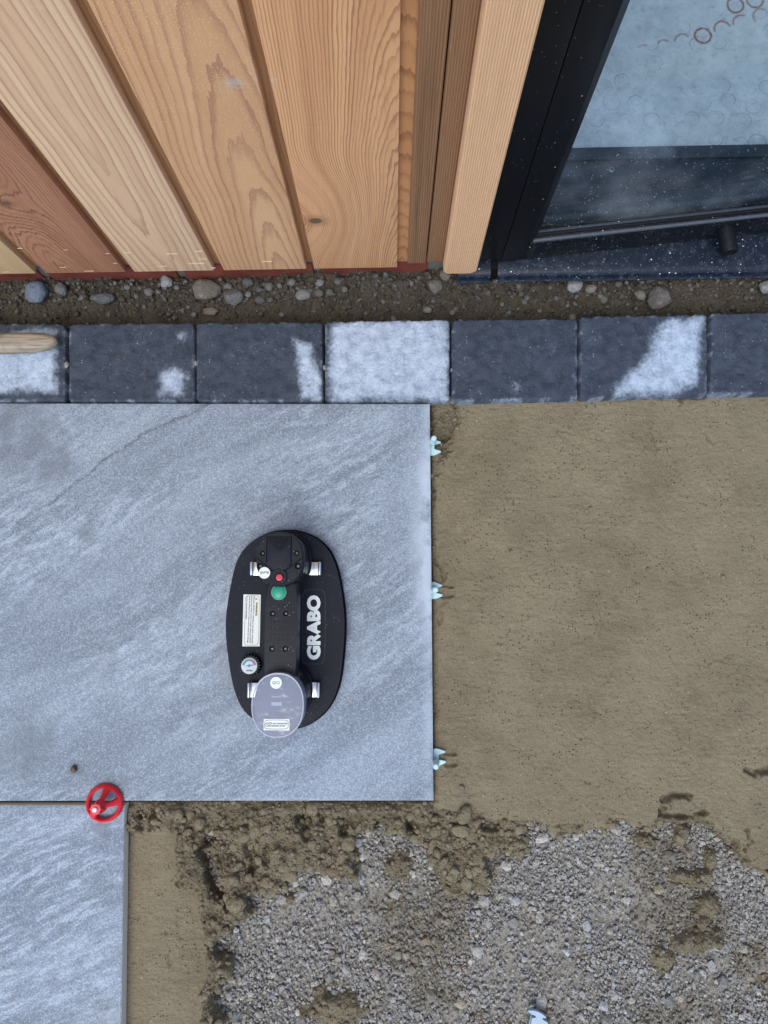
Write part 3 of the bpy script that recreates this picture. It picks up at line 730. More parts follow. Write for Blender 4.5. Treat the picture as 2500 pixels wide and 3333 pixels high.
# loose crushed stone
PV, PF, PC, off = [], [], [], 0
for sp, r0, r1, sd, keepf in ((0.0038, 0.0011, 0.0024, 1, 0.95), (0.0082, 0.0022, 0.0046, 2, 0.60), (0.024, 0.0042, 0.0095, 3, 0.42)):
    X, Y, r = scatter(sp, GX0 + 0.1, GX1, GY0, -0.245, sd)
    zz, rr_, dd_ = sample_mz(X, Y); gzz = gravel_z(X, Y)
    dusty = fbm(X * 9, Y * 9, 83, 3)
    k = (zz < gzz + 0.0015) & (r.uniform(0, 1, len(X)) < keepf * (1.15 - 0.55 * sstep(dusty, 0.54, 0.70)))
    X, Y, gzz = X[k], Y[k], gzz[k]; n = len(X)
    R = r0 + (r1 - r0) * r.uniform(0, 1, n) ** 1.7
    g0 = r.normal(0.40, 0.08, n).clip(0.14, 0.66)[:, None]
    hue = r.uniform(0, 1, n)[:, None]
    sift = sstep(fbm(X * 13, Y * 13, 85, 4), 0.57, 0.74)[:, None]      # brown fines sifted between the stones
    g0 = g0 * (1 - 0.30 * sift)
    T = g0 * (1 - sift * np.array([0.0, 0.08, 0.22])) * np.where(hue < 0.07, [1.08, 0.98, 0.84], np.where(hue < 0.25, [0.95, 0.98, 1.0], [1.0, 0.965, 0.89]))
    V, Fq, C = rocks(np.stack([X, Y, gzz + R * 0.08], -1), R, seed=sd + 40, tint=T, jit=0.17)
    PV.append(V); PF.append(Fq + off); PC.append(C); off += len(V)
gr = link('gravel', np_mesh('gravel', np.concatenate(PV), np.concatenate(PF), colors=np.concatenate(PC), smooth=False), M['grit'])
tag(gr, 'loose grey crushed stone spread below the screed', 'gravel', kind='stuff')

# clods torn out of the screed
X, Y, r = scatter(0.011, GX0, GX1, GY0, 0.30, 23)
zz, rr_, dd_ = sample_mz(X, Y); gzz = gravel_z(X, Y)
txe, tye, t2e = S(TR, 1960)[0], S(700, 2606)[1], S(407, 3000)[0]
ok = (zz > gzz - 0.004) & (rr_ > 0.55) & ~((X < txe + 0.012) & (Y > tye - 0.010)) & ~((X < t2e + 0.016) & (Y < tye)) & (dd_ > -0.012) & (Y < tye)
rim_ = sstep(np.abs(dd_ - 0.010), 0.022, 0.004)
k = ok & (r.uniform(0, 1, len(X)) < 0.34 + 0.45 * rim_)
X, Y, zz = X[k], Y[k], zz[k]; n = len(X)
R = (0.0042 * np.exp(r.normal(0, 0.48, n))).clip(0.0025, 0.0125)
kv = len(IV3); VV = np.zeros((n, kv, 3))
for i in range(n):
    f = 1 + 0.75 * (fbm(IV3[:, 0] * 1.7 + i * 3.1, IV3[:, 1] * 1.7 + IV3[:, 2] * 1.9 + i * 1.7, 5, 4, 0.62) - 0.5)
    a_ = r.uniform(0, 6.28); P_ = IV3 * f[:, None] * np.array([r.uniform(0.9, 1.5), r.uniform(0.75, 1.1), r.uniform(0.55, 0.85)])
    VV[i] = np.stack([P_[:, 0] * math.cos(a_) - P_[:, 1] * math.sin(a_), P_[:, 0] * math.sin(a_) + P_[:, 1] * math.cos(a_), P_[:, 2]], -1) * R[i] + np.array([X[i], Y[i], min(zz[i] + R[i] * 0.15, -0.010)])
Fc = (IF3[None] + (np.arange(n) * kv)[:, None, None]).reshape(-1, 3)
cd_ = link('screed_clods', np_mesh('screed_clods', VV.reshape(-1, 3), Fc, floats={'rough': np.full(n * kv, 0.35)}), M['mortar'])
tag(cd_, 'damp brown clods heaped along the torn screed edge', 'clods', kind='stuff')

# crumbs on the broken screed
X, Y, r = scatter(0.0042, GX0, GX1, GY0, 0.30, 21)
zz, rr_, dd_ = sample_mz(X, Y)
k = (zz > gravel_z(X, Y) - 0.002) & (r.uniform(0, 1, len(X)) < 0.50 * rr_ + 0.003) & ~((X < S(TR, 1960)[0]) & (Y > S(700, 2606)[1])) & ~((X < S(407, 3000)[0]) & (Y < S(200, 2618)[1]))
X, Y, zz = X[k], Y[k], zz[k]; n = len(X)
R = 0.0009 + 0.0036 * r.uniform(0, 1, n) ** 4
T = np.array([0.235, 0.192, 0.132]) * r.uniform(0.7, 1.25, n)[:, None]
V, Fq, C = rocks(np.stack([X, Y, zz + R * 0.3], -1), R, seed=77, tint=T, flat=(0.7, 1.0), jit=0.16)
cr = link('screed_crumbs', np_mesh('screed_crumbs', V, Fq, colors=C, smooth=True), M['crumb'])
tag(cr, 'brown crumbs of screed along its torn edges', 'crumbs', kind='stuff')

# =================================================================== TILES
def tile(name, quad, z0, z1, mat, film=None, dirts=(), nxx=420, nyy=230, vein=None, zone=None):
    """porcelain slab: fine top grid (carries the film of dried grout) and raw sides"""
    q = [np.array(p[:2]) for p in quad]                       # bl br tr tl
    u, v = np.meshgrid(np.linspace(0, 1, nxx), np.linspace(0, 1, nyy))
    P = (q[0] * (1 - u[..., None]) + q[1] * u[..., None]) * (1 - v[..., None]) + (q[3] * (1 - u[..., None]) + q[2] * u[..., None]) * v[..., None]
    x, y = P[..., 0], P[..., 1]
    e = np.minimum(np.minimum(u, 1 - u) * np.linalg.norm(q[1] - q[0]), np.minimum(v, 1 - v) * np.linalg.norm(q[3] - q[0]))
    fl = film(x, y) if film else np.zeros_like(x); di = np.zeros_like(x)
    for (c, r) in dirts:
        di = np.maximum(di, sstep(np.hypot(x - c[0], y - c[1]) / r + 0.5 * (fbm(x * 60, y * 60, 7, 3) - 0.5), 1.0, 0.3))
    ve = np.zeros_like(x); zo = np.zeros_like(x)
    if vein: ve = sstep(pline(x + 0.012 * (fbm(x * 25, y * 25, 2, 3) - 0.5), y + 0.012 * (fbm(x * 25, y * 25, 8, 3) - 0.5), vein), 0.0042, 0.0008)
    if zone: zo = 0.7 * np.maximum.reduce([sstep(sdist(x, y, q_) + 0.10 * (fbm(x * 9, y * 9, 4, 3) - 0.5), -0.05, 0.05) for q_ in zone])
    zt = np.where(e < 1e-6, z1 - 0.0008, z1)
    V = np.stack([x, y, zt], -1).reshape(-1, 3)
    root = empty(name, tuple(np.append(sum(q) / 4, z0)))
    V0 = np.array(root.location)
    top = link('glazed_face', np_mesh('glazed_face', V - V0, grid_faces(nxx, nyy), floats={'film': fl.ravel(), 'dirt': di.ravel(), 'vein': ve.ravel(), 'zone': zo.ravel()}), mat, root)
    body = prism('tile_body', [p - V0[:2] for p in q], 0.0, z1 - z0 - 0.0008, M['tile_edge'], root)
    return root

tA = [S(-900, 2608, 0), S(1411, 2606, 0), S(1399, 1315, 0), S(-800, 1312, 0)]
def filmA(x, y):
    ex = S(1405, 1900, 0)[0] - x
    return 0.85 * sstep(ex, 0.045, 0.008) * sstep(y, -0.1, 0.05) * sstep(y, 0.28, 0.16) + 0.5 * sstep(ex, 0.02, 0.004)
t1 = tile('porcelain_tile', tA, -0.020, 0.0, tile_mat('grey stone look porcelain', 0.0), filmA, [(S(275, 1735, 0), 0.020), (S(70, 1420, 0), 0.085), (S(170, 1500, 0), 0.05), (S(250, 2500, 0), 0.018), (S(110, 2400, 0), 0.055), (S(60, 2470, 0), 0.05)],
          vein=[S(690, 1300, 0), S(640, 1335, 0), S(480, 1400, 0), S(330, 1500, 0), S(240, 1570, 0), S(150, 1640, 0), S(60, 1700, 0)],
          zone=[[S(-200, 1600, 0), S(250, 1620, 0), S(620, 1530, 0), S(650, 1560, 0), S(420, 1680, 0), S(200, 1900, 0), S(-200, 2050, 0)], [S(-200, 2420, 0), S(400, 2560, 0), S(900, 2480, 0), S(900, 2640, 0), S(-200, 2640, 0)]])
tag(t1, 'large grey stone-look porcelain slab carrying the suction lifter', 'paving tile')
tB = [S(-900, 3900, 0), S(386, 3900, 0), S(404, 2622, 0), S(-800, 2622, 0)]
t2 = tile('porcelain_tile', tB, -0.021, -0.001, tile_mat('grey veined porcelain', 3.7, 18), None, [(S(330, 2700, 0), 0.02)], zone=[[S(-300, 2650, 0), S(420, 2650, 0), S(420, 3500, 0), S(-300, 3500, 0)]])
tag(t2, 'grey porcelain slab meeting the larger slab under the red cap', 'paving tile')

# =================================================================== EDGING BLOCKS
def sett(x0, x1, yt0, yt1, yb0, yb1, seed, dry_polys=(), dry_all=False, dirts=()):
    """tumbled block; pixel columns x0..x1, rows of the back and front edges at both ends"""
    x0 -= 2.5; x1 += 2.5
    bl, br, tr_, tl = [np.array(S(*p, 0)) for p in ((x0, yb0), (x1, yb1), (x1, yt1), (x0, yt0))]
    n1, n2 = 120, 80
    u, v = np.meshgrid(np.linspace(0, 1, n1), np.linspace(0, 1, n2))
    wU = np.linalg.norm(br - bl); wV = np.linalg.norm(tl - bl)
    P = (bl * (1 - u[..., None]) + br * u[..., None]) * (1 - v[..., None]) + (tl * (1 - u[..., None]) + tr_ * u[..., None]) * v[..., None]
    x, y = P[..., 0], P[..., 1]
    eu = np.minimum(u, 1 - u) * wU; ev = np.minimum(v, 1 - v) * wV
    rc = 0.008; cx_ = np.maximum(rc - eu, 0); cy_ = np.maximum(rc - ev, 0)
    e = np.where((eu < rc) & (ev < rc), rc - np.hypot(cx_, cy_), np.minimum(eu, ev))
    back = sstep(v, 0.86, 1.0)
    e2 = e - (0.0036 + 0.0025 * back) * fbm(x * 120, y * 120, seed, 4, 0.6) + 0.0014
    rad = 0.0045
    drop = np.where(e2 < rad, rad - np.sqrt(np.maximum(rad ** 2 - (rad - np.clip(e2, 0, rad)) ** 2, 0)), 0)
    z = 0.001 + 0.0009 * (fbm(x * 40, y * 40, seed + 3, 4) - 0.5) - drop - np.where(e2 < 0, 0.012 + np.minimum(-e2 * 8, 0.04), 0)
    z += -0.0012 * sstep(fbm(x * 160, y * 160, seed + 9, 2), 0.66, 0.8)
    edge = (u < 1e-6) | (u > 1 - 1e-6) | (v < 1e-6) | (v > 1 - 1e-6)
    z = np.where(edge, -0.062, z)
    shr = 0.0015
    cxy = (bl + br + tr_ + tl) / 4
    dry = np.zeros_like(x)
    wob = 0.012 * (fbm(x * 45, y * 45, seed + 5, 4) - 0.5)
    for poly, k in dry_polys:
        dry = np.maximum(dry, k * sstep(sdist(x, y, [S(*p, 0) for p in poly]) + wob, -0.017, 0.015))
    if dry_all: dry = np.maximum(dry, sstep(e + wob * 1.5, 0.002, 0.030))
    dry = np.maximum(dry, 0.16 * sstep(fbm(x * 28, y * 28, seed + 31, 5, 0.6), 0.50, 0.75))
    dry = np.maximum(dry, 0.40 * sstep(e, 0.010, 0.002) * sstep(fbm(x * 80, y * 80, seed + 33, 3), 0.45, 0.65))
    di = np.zeros_like(x)
    for (px, py, r) in dirts:
        c = S(px, py, 0); di = np.maximum(di, sstep(np.hypot(x - c[0], y - c[1]) / r + 0.8 * (fbm(x * 200, y * 200, 3, 2) - 0.5), 1.0, 0.4))
    V = np.stack([x - cxy[0], y - cxy[1], z + 0.062], -1).reshape(-1, 3)
    o = link('paving_block', np_mesh('paving_block', V, grid_faces(n1, n2), floats={'dry': dry.ravel(), 'dirt': di.ravel()}), M['sett'])
    o.location = (cxy[0], cxy[1], -0.062)
    return o

GRP = 'concrete edging blocks along the house'
def q3(x, y): return (x / 1.327, 860 + y / 1.327)
def q4(x, y): return (1250 + x / 1.327, 860 + y / 1.327)
specs = [
    ((-204, 214, 1050, 1049, 1310, 1309), [], True, [], 'pale dry edging block with the wooden handle lying on it'),
    ((224, 634, 1050, 1046, 1310, 1309), [([q3(700, 480), q3(760, 455), q3(800, 470), q3(785, 560), q3(690, 565)], 1.0), ([q3(770, 305), q3(795, 305), q3(795, 325), q3(775, 325)], 0.8)], False, [(405, 1167, 0.004), (440, 1192, 0.0025), (472, 1233, 0.003)], 'dark damp edging block with one small pale patch at its corner'),
    ((639, 1050, 1046, 1044, 1310, 1309), [([q3(1275, 335), q3(1330, 350), q3(1350, 430), q3(1390, 500), q3(1392, 585), q3(1300, 585), q3(1290, 430)], 1.0)], False, [(1005, 1257, 0.004), (907, 1265, 0.003)], 'dark damp edging block with a narrow pale strip along one end'),
    ((1057, 1464, 1042, 1036, 1309, 1311), [([(1090, 1062), (1120, 1046), (1435, 1036), (1452, 1060), (1462, 1150), (1455, 1300), (1080, 1303), (1072, 1180)], 1.0)], False, [], 'almost fully dried pale grey edging block'),
    ((1470, 1880, 1036, 1033, 1311, 1301), [([q4(555, 500), q4(580, 500), q4(580, 560), q4(560, 560)], 0.45)], False, [(1645, 1200, 0.0025)], 'uniformly dark damp edging block with faint pale specks'),
    ((1888, 2302, 1026, 1019, 1301, 1289), [([q4(1175, 290), q4(1225, 255), q4(1340, 232), q4(1372, 235), q4(1365, 380), q4(1345, 520), q4(1200, 560), q4(1000, 568), q4(1000, 540), q4(1060, 480), q4(1120, 420), q4(1165, 380)], 1.0)], False, [], 'dark edging block with a large pale diagonal dry patch'),
    ((2312, 2730, 1016, 1008, 1289, 1278), [], False, [], 'very dark edging block beside the patchy one, under the door'),
]
for a in ((-1040, -632, 1054, 1053, 1311, 1310), (-622, -214, 1052, 1051, 1310, 1310), (2740, 3156, 1006, 998, 1277, 1266), (3166, 3580, 997, 989, 1265, 1254)):
    specs.append((a, [], False, [], 'plain dark edging block further along the row'))
for i, (a, dp, da, dr_, lab) in enumerate(specs):
    tag(sett(*a, seed=100 + i * 13, dry_polys=dp, dry_all=da, dirts=dr_), lab, 'paving block', GRP)

# =================================================================== SOIL TRENCH
tx_, ty_ = np.meshgrid(np.linspace(-1.15, 1.15, 1150), np.linspace(0.36, 0.60, 120))
def soil_z(x, y):
    lift = sstep(y - 0.0 * x, 0.455, 0.525)
    cl = 0.5 * (1 - cell(x * 60, y * 60, 5)) + 0.5 * (1 - cell(x * 150, y * 150, 6))
    chan = sstep(y, 0.487, 0.468) * sstep(np.abs(x + 0.12), 0.42, 0.34)
    z = -0.056 + 0.024 * lift + 0.012 * lift * sstep(x, -0.35, 0.0) + 0.012 * (fbm(x * 14, y * 14, 8, 3) - 0.5) + 0.018 * (cl - 0.5) * (1 - 0.75 * chan)
    return z - 0.004 * chan
tz = soil_z(tx_, ty_)
Vt = np.stack([tx_, ty_, tz], -1).reshape(-1, 3)
so = link('soil_trench', np_mesh('soil_trench', Vt, grid_faces(1150, 120), floats={'rough': np.full(len(Vt), 0.3)}), M['soil']); tag(so, kind='structure')
X, Y, r = scatter(0.0040, -1.0, 1.05, 0.44, 0.56, 31)
k = r.uniform(0, 1, len(X)) < 0.30 + 0.45 * sstep(Y, 0.47, 0.50)
X, Y = X[k], Y[k]; n = len(X); R = 0.0009 + 0.0042 * r.uniform(0, 1, n) ** 3.2
T = np.where(r.uniform(0, 1, n)[:, None] < 0.22, [0.135, 0.133, 0.125], [0.085, 0.073, 0.056]) * r.uniform(0.6, 1.3, n)[:, None]
V, Fq, C = rocks(np.stack([X, Y, soil_z(X, Y) + R * 0.3], -1), R, seed=78, tint=T, flat=(0.7, 1.0), jit=0.16)
sc_ = link('soil_crumbs', np_mesh('soil_crumbs', V, Fq, colors=C), M['crumb']); tag(sc_, 'loose dark soil crumbs and grit in the trench by the wall', 'soil', kind='stuff')

def pebble(px, py, rx, ry, tint, label, group=None, z=None, sub=3, angular=0.20, seed=0, base=None, name='pebble'):
    z = -0.03 if z is None else z; rx *= 1.22; ry *= 1.22
    c = W(px, py, z); s = 0.00047
    if base is None:
        zg = float(soil_z(np.array([c[0]]), np.array([c[1]]))[0])
    else: zg = base
    V = IV3 if sub == 3 else IV2; Fq = IF3 if sub == 3 else IF2
    r = np.random.default_rng(seed + int(px))
    a = r.uniform(0, 6.28)
    f = 1 + angular * 2.4 * (fbm(V[:, 0] * 1.6 + 9 + seed, V[:, 1] * 1.6 + V[:, 2] * 1.3 + 5 + px * 0.013, seed + 3, 3) - 0.5)
    for _ in range(11):                               # knock a few flats on it
        nrm = r.normal(0, 1, 3); nrm /= np.linalg.norm(nrm); lim = r.uniform(0.60, 0.92)
        dp = (V * f[:, None]) @ nrm; f = np.where(dp > lim, f * (lim / dp) * 0.85 + f * 0.15, f)
    rz = min(rx, ry) * 0.8
    P = V * f[:, None] * np.array([rx, ry, rz]) * s
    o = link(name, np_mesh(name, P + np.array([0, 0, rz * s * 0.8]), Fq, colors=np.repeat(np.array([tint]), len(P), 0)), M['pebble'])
    o.location = (c[0], c[1], zg - rz * s * 0.05)
    tag(o, label, 'stone', group)
    return o
GS = 'stones lying in the soil trench'
grey = (0.17, 0.17, 0.17); blue = (0.17, 0.21, 0.27); brown = (0.18, 0.16, 0.13); pale = (0.30, 0.31, 0.31)
big3 = [(175, 130, 52, 46, blue, 'large blue-grey stone below the reddish-brown board'), (725, 85, 30, 26, pale, 'pale angular stone against the red brick'),
        (890, 118, 58, 46, brown, 'biggest brown-grey angular stone in the trench'), (895, 186, 34, 20, brown, 'flat brown stone tucked against the biggest stone'),
        (1010, 140, 44, 34, grey, 'rounded grey stone with dark pits beside the biggest stone'), (448, 150, 54, 26, (0.12, 0.13, 0.14), 'long flat dark stone half buried in soil'),
        (270, 120, 27, 27, grey, 'round grey stone next to the blue-grey one')]
for k, (x, y, a, b, t, lab) in enumerate(big3):
    p = q3(x, y); pebble(p[0], p[1], a / 1.327, b / 1.327, t, lab, None, seed=k)
big4 = [(815, 103, 34, 31, pale, 'pale speckled round stone under the metal sill'), (1185, 155, 52, 46, (0.14, 0.13, 0.12), 'large dark stone buried against the patchy edging block'),
        (1635, 112, 30, 30, pale, 'pale round pebble alone at the trench under the door'), (218, 105, 33, 30, brown, 'brown stone under the pale trim board'), (262, 66, 27, 28, brown, 'brown stone at the corner of the sill')]
for k, (x, y, a, b, t, lab) in enumerate(big4):
    p = q4(x, y); pebble(p[0], p[1], a / 1.327, b / 1.327, t, lab, None, seed=20 + k)
LS = 'small grey pebble bedded in the dark soil trench'
for k, (x, y, a) in enumerate([(105, 115, 16), (550, 100, 19), (645, 125, 22), (1070, 86, 25), (1120, 147, 25), (1120, 110, 18), (1165, 105, 20), (1166, 147, 16), (1075, 132, 16), (350, 140, 14),
                               (1310, 135, 33), (1385, 90, 21), (1425, 125, 20), (1490, 118, 16), (1380, 132, 20), (1265, 95, 20), (985, 95, 22), (1625, 65, 15), (690, 125, 14), (1460, 85, 18), (600, 100, 12), (770, 110, 12), (230, 150, 13), (1210, 100, 13)]):
    p = q3(x, y); t = np.array([0.165, 0.163, 0.155]) * random.uniform(0.65, 1.35)
    pebble(p[0], p[1], a / 1.327, a / 1.327 * random.uniform(0.75, 1.0), tuple(t), LS, GS, sub=2, seed=40 + k)
for k, (x, y, a) in enumerate([(40, 212, 17), (890, 115, 26), (950, 148, 18), (1000, 98, 19), (1135, 78, 24), (1100, 140, 26), (190, 185, 22), (825, 208, 20), (300, 190, 15), (940, 75, 14), (795, 172, 11), (590, 130, 14), (480, 85, 12), (680, 185, 12), (1370, 70, 15), (1490, 80, 14)]):
    p = q4(x, y); t = np.array([0.16, 0.152, 0.135]) * random.uniform(0.65, 1.4)
    pebble(p[0], p[1], a / 1.327, a / 1.327 * random.uniform(0.7, 1.0), tuple(t), LS, GS, sub=2, seed=70 + k)
pebble(243, 2503, 10, 10, (0.17, 0.12, 0.09), 'tiny brown stone chip lying on the big slab', None, z=0.0, sub=2, seed=90, base=0.0, name='stone_chip')
LJ = 'tiny pale pebble caught in a joint between edging blocks'
for k, (px, py, a) in enumerate([(217, 1187, 9), (636, 1182, 7), (1056, 1196, 7), (1472, 1202, 6)]):
    pebble(px, py, a, a * 1.2, (0.32, 0.31, 0.29), LJ, 'pebbles caught in block joints', z=0.0, sub=2, seed=95 + k, base=-0.004)

# =================================================================== TIMBER WALL
ZB = 0.03
P0 = W(0, 893, ZB); P1 = W(1293, 871, ZB)
wa = math.atan2(P1[1] - P0[1], P1[0] - P0[0])
origin = P0.copy()
def to_wall(p):
    dx, dy = p[0] - origin[0], p[1] - origin[1]
    return (dx * math.cos(wa) + dy * math.sin(wa), -dx * math.sin(wa) + dy * math.cos(wa), p[2])
def sW(px, py=880, z=ZB): return to_wall(W(px, py, z))[0]

wall = empty('timber_wall', (origin[0], origin[1], 0), wa)
tag(wall, 'upright cedar cladding boards of the house wall with gaps between', 'wall')
TOP = 2.35
# board edges along the wall (photo columns along their feet)
e = {}
edges_px = [(-185, 118), (150, 411), (438, 698), (729, 998), (1023, 1293)]
eb = [(sW(a, 893 - 0.0165 * a), sW(b, 893 - 0.0165 * b)) for a, b in edges_px]
pitch = eb[3][0] - eb[2][0]
def zW(px, py):          # height of a point seen on the board face
    d = W(px, py, 0.0)
    dirv = RWC @ np.array([(px - CX) / F, -(py - CY) / F, -1.0])
    # intersect with wall face plane
    nrm = np.array([-math.sin(wa), math.cos(wa), 0]); C0 = np.array([0, 0, H])
    t = ((origin[:3] * [1, 1, 0] - C0 * [1, 1, 0]) @ nrm) / (dirv @ nrm)
    p = C0 + dirv * t
    return to_wall(p)
kD = zW(1027, 719); k0 = zW(20, 662); smC = zW(760, 270); smC2 = zW(840, 258); smD = zW(880, 262)
mats = [
    cedar('cedar straw', eb[0][0] + 0.05, 0.1, 0.04, 0.05, 0.004, (0.74, 0.50, 0.27), (0.66, 0.43, 0.22), (0.46, 0.27, 0.14), dust=0.8, seed=1.0),
    cedar('cedar reddish', eb[1][0] + 0.035, 0.06, 0.030, 0.06, 0.0034, (0.52, 0.25, 0.14), (0.42, 0.18, 0.10), (0.20, 0.080, 0.055), knots=[(k0[0], k0[2], 0.022, 0.035, 0.006)], dust=0.25, seed=2.3, wob=0.006, line=0.9),
    cedar('cedar pale', (eb[2][0] + eb[2][1]) / 2 - 0.004, 0.20, 0.016, -0.060, 0.0090, (0.86, 0.60, 0.375), (0.74, 0.475, 0.295), (0.46, 0.24, 0.15), wob=0.006, seed=5.1, line=0.76),
    cedar('cedar golden', (eb[3][0] + eb[3][1]) / 2 + 0.024, 0.0, 0.014, 0.080, 0.0074, (0.76, 0.45, 0.24), (0.66, 0.365, 0.185), (0.40, 0.18, 0.115), wob=0.005, dust=0.85, seed=7.7, smear=[(smC[0], smC[2], 0.018), (smC2[0], smC2[2], 0.010)]),
    cedar('cedar orange', eb[4][1] + 0.006, 0.10, 0.016, 0.10, 0.0031, (0.78, 0.435, 0.22), (0.64, 0.33, 0.16), (0.36, 0.155, 0.08), knots=[(kD[0], kD[2], 0.050, 0.055, 0.0090)], wob=0.004, seed=9.2, line=0.9, smear=[(smD[0], smD[2], 0.010)]),
]
mt_tongue_shadow = cedar('cedar tongue', 9.0, 0.0, 0.5, 0.02, 0.005, (0.36, 0.19, 0.088), (0.30, 0.155, 0.07), (0.19, 0.09, 0.042), seed=3.3)  # tongue colour darkened to deepen the shadow in the gaps
mt_tongue2 = cedar('cedar tongue red', eb[4][1] + 0.006, 0.0, 0.01, 0.16, 0.0055, (0.50, 0.25, 0.11), (0.44, 0.21, 0.09), (0.24, 0.10, 0.045), seed=4.3)
BT = 0.020
def board(a, b, mat, label=None, y0=0.0, z0=ZB, thick=BT, name='board', parent=wall):
    o = box(name, (a, y0, z0), (b, y0 + thick, TOP), mat, parent, bevel=0.0016, seg=2)
    if label: o['label'] = label
    return o
labs = ['straw-coloured board', 'reddish-brown board with a small knot', 'pale wide-grained board', 'golden board sprinkled with sawdust', 'orange fine-grained board with a dark knot']
for i, (a, b) in enumerate(eb): board(a, b, mats[i], labs[i])
x = eb[0][0]
for k in range(4):       # boards further along the wall
    x -= pitch; board(x, x + (eb[2][1] - eb[2][0]), mats[(k * 2 + 3) % 5])
xs = [x] + []
# tongues seen deep in the gaps
gaps = [(eb[i][1], eb[i + 1][0]) for i in range(4)]
for i, (a, b) in enumerate(gaps): box('tongue_strip', (a - 0.004, 0.011, ZB + 0.004), (b + 0.006, 0.0195, TOP), mt_tongue_shadow, wall)
x = eb[0][0]
for k in range(4):
    box('tongue_strip', (x - 0.024, 0.011, ZB + 0.004), (x + 0.004, 0.0195, TOP), mt_tongue_shadow, wall); x -= pitch
box('tongue_strip', (eb[4][1] - 0.004, 0.009, ZB + 0.002), (eb[4][1] + 0.024, 0.0195, TOP), mt_tongue2, wall)
box('wall_backing', (eb[0][0] - 4 * pitch - 0.05, 0.0205, ZB + 0.01), (eb[4][1] + 0.11, 0.14, TOP), M['joint'], wall)
# fine slivers left by the saw at the feet of the boards
def sliver(px, py, w):
    p = zW(px, py); bm = bmesh.new()
    add_box(bm, (p[0] - w / 2, -0.0005, p[2] - 0.0003), (p[0] + w / 2, 0.0004, p[2] + 0.0003))
    bm_mesh('splinter', bm, M['splint'], wall)
M['splint'] = plain('torn wood fibre', (0.72, 0.56, 0.38), 0.8)
for px, py, w in [(66, 808, .008), (20, 885, .010), (205, 870, .010), (214, 813, .006), (290, 882, .014), (350, 825, .006), (375, 857, .006),
                  (415, 823, .009), (530, 866, .014), (560, 826, .018), (640, 858, .026), (647, 818, .010), (660, 843, .012), (695, 872, .006), (868, 851, .016)]:
    sliver(px, py, w)

# dark grooved strip and projecting trim board at the corner
a0 = sW(1326, 872); a1 = sW(1444, 872)
mE = ribbed('brown grooved cedar', (0.34, 0.185, 0.095), (0.14, 0.068, 0.036), 0.0030, a0, 0.6)
bm = bmesh.new(); g1 = a0 + (a1 - a0) * 0.52
add_box(bm, (a0, 0.004, ZB + 0.004), (g1 - 0.0008, 0.0195, TOP), 0.002); add_box(bm, (g1 + 0.0008, 0.0055, ZB + 0.004), (a1 + 0.012, 0.0195, TOP), 0.002)
o = bm_mesh('grooved_strip', bm, mE, wall, smooth=True); o['label'] = 'dark brown grooved strip'
tF = empty('trim_board', (origin[0], origin[1], 0), wa)
tag(tF, 'light ribbed upright cedar trim board beside the black door frame', 'trim board')
zF = 0.030; pF = to_wall(W(1442, 893, zF)); pF2 = to_wall(W(1550, 893, zF)); yF = pF[1]
mF = ribbed('light ribbed cedar', (0.82, 0.505, 0.29), (0.50, 0.275, 0.145), 0.0029, pF[0], 0.25)
cF = 0.008
bm = bmesh.new()
outl = [(pF[0], zF + cF), (pF[0] + cF * 0.8, zF), (pF2[0] - cF, zF), (pF2[0], zF + cF), (pF2[0], TOP), (pF[0], TOP)]
f0 = [bm.verts.new((q[0], yF, q[1])) for q in outl]; f1 = [bm.verts.new((q[0], 0.004, q[1])) for q in outl]
ff = bm.faces.new(f0); bm.faces.new(f1[::-1])
for i in range(6): bm.faces.new((f0[i], f1[i], f1[(i + 1) % 6], f0[(i + 1) % 6]))
bmesh.ops.bevel(bm, geom=list(ff.edges), offset=0.0022, segments=3, affect='EDGES', profile=0.5)
bm_mesh('plank', bm, mF, tF, smooth=True)

# brick plinth
pl = empty('brick_plinth', (origin[0], origin[1], 0), wa); tag(pl, 'low red brick plinth under the cedar cladding', 'plinth')
jx = [sW(135, 915, 0.0), sW(580, 905, 0.0), sW(1030, 895, 0.0)]
bl_ = jx[1] - jx[0]; js = [jx[0] - bl_ * k for k in (3, 2, 1)] + jx + [jx[2] + 0.185]
YB = 0.016
for a, b in zip(js, js[1:]):
    box('brick', (a + 0.006, YB, -0.052), (b - 0.006, YB + 0.10, 0.013), M['brick'], pl, bevel=0.003)
    box('brick', (a + 0.006 - bl_ / 2, YB, -0.127), (b - 0.006 - bl_ / 2, YB + 0.10, -0.062), M['brick'], pl, bevel=0.003)
box('mortar_joints', (js[0], YB + 0.004, -0.13), (js[-1] + 0.02, YB + 0.095, ZB + 0.006), M['joint'], pl)

# =================================================================== DOOR
door = empty('glazed_door', (origin[0], origin[1], 0), wa)
tag(door, 'black aluminium glazed door standing slightly ajar, dusted with chips', 'door')
jl = pF2[0] + 0.0012
yJ = to_wall(W(1631, 846, 0.040))[1]                 # face of the fixed jamb
j_in = to_wall(W(1631, 846, 0.040))[0]
zJ = 0.040
jm = box('jamb', (jl, yJ, zJ), (j_in, yJ + 0.07, 2.15), M['frame'], door, bevel=0.0022)
LA = math.radians(5.6)                                # the leaf is pushed in by this much
hin = np.array([j_in + 0.0010, yJ + 0.0025])
LWID = 0.86
def lw(u, v, z): return (hin[0] + u * math.cos(LA) - v * math.sin(LA), hin[1] + u * math.sin(LA) + v * math.cos(LA), z)
def leaf_box(name, a, b, mat, bevel=0.0012):
    bm = bmesh.new(); add_box(bm, a, b, bevel)
    for v in bm.verts: v.co = lw(*v.co)
    return bm_mesh(name, bm, mat, door, smooth=True)
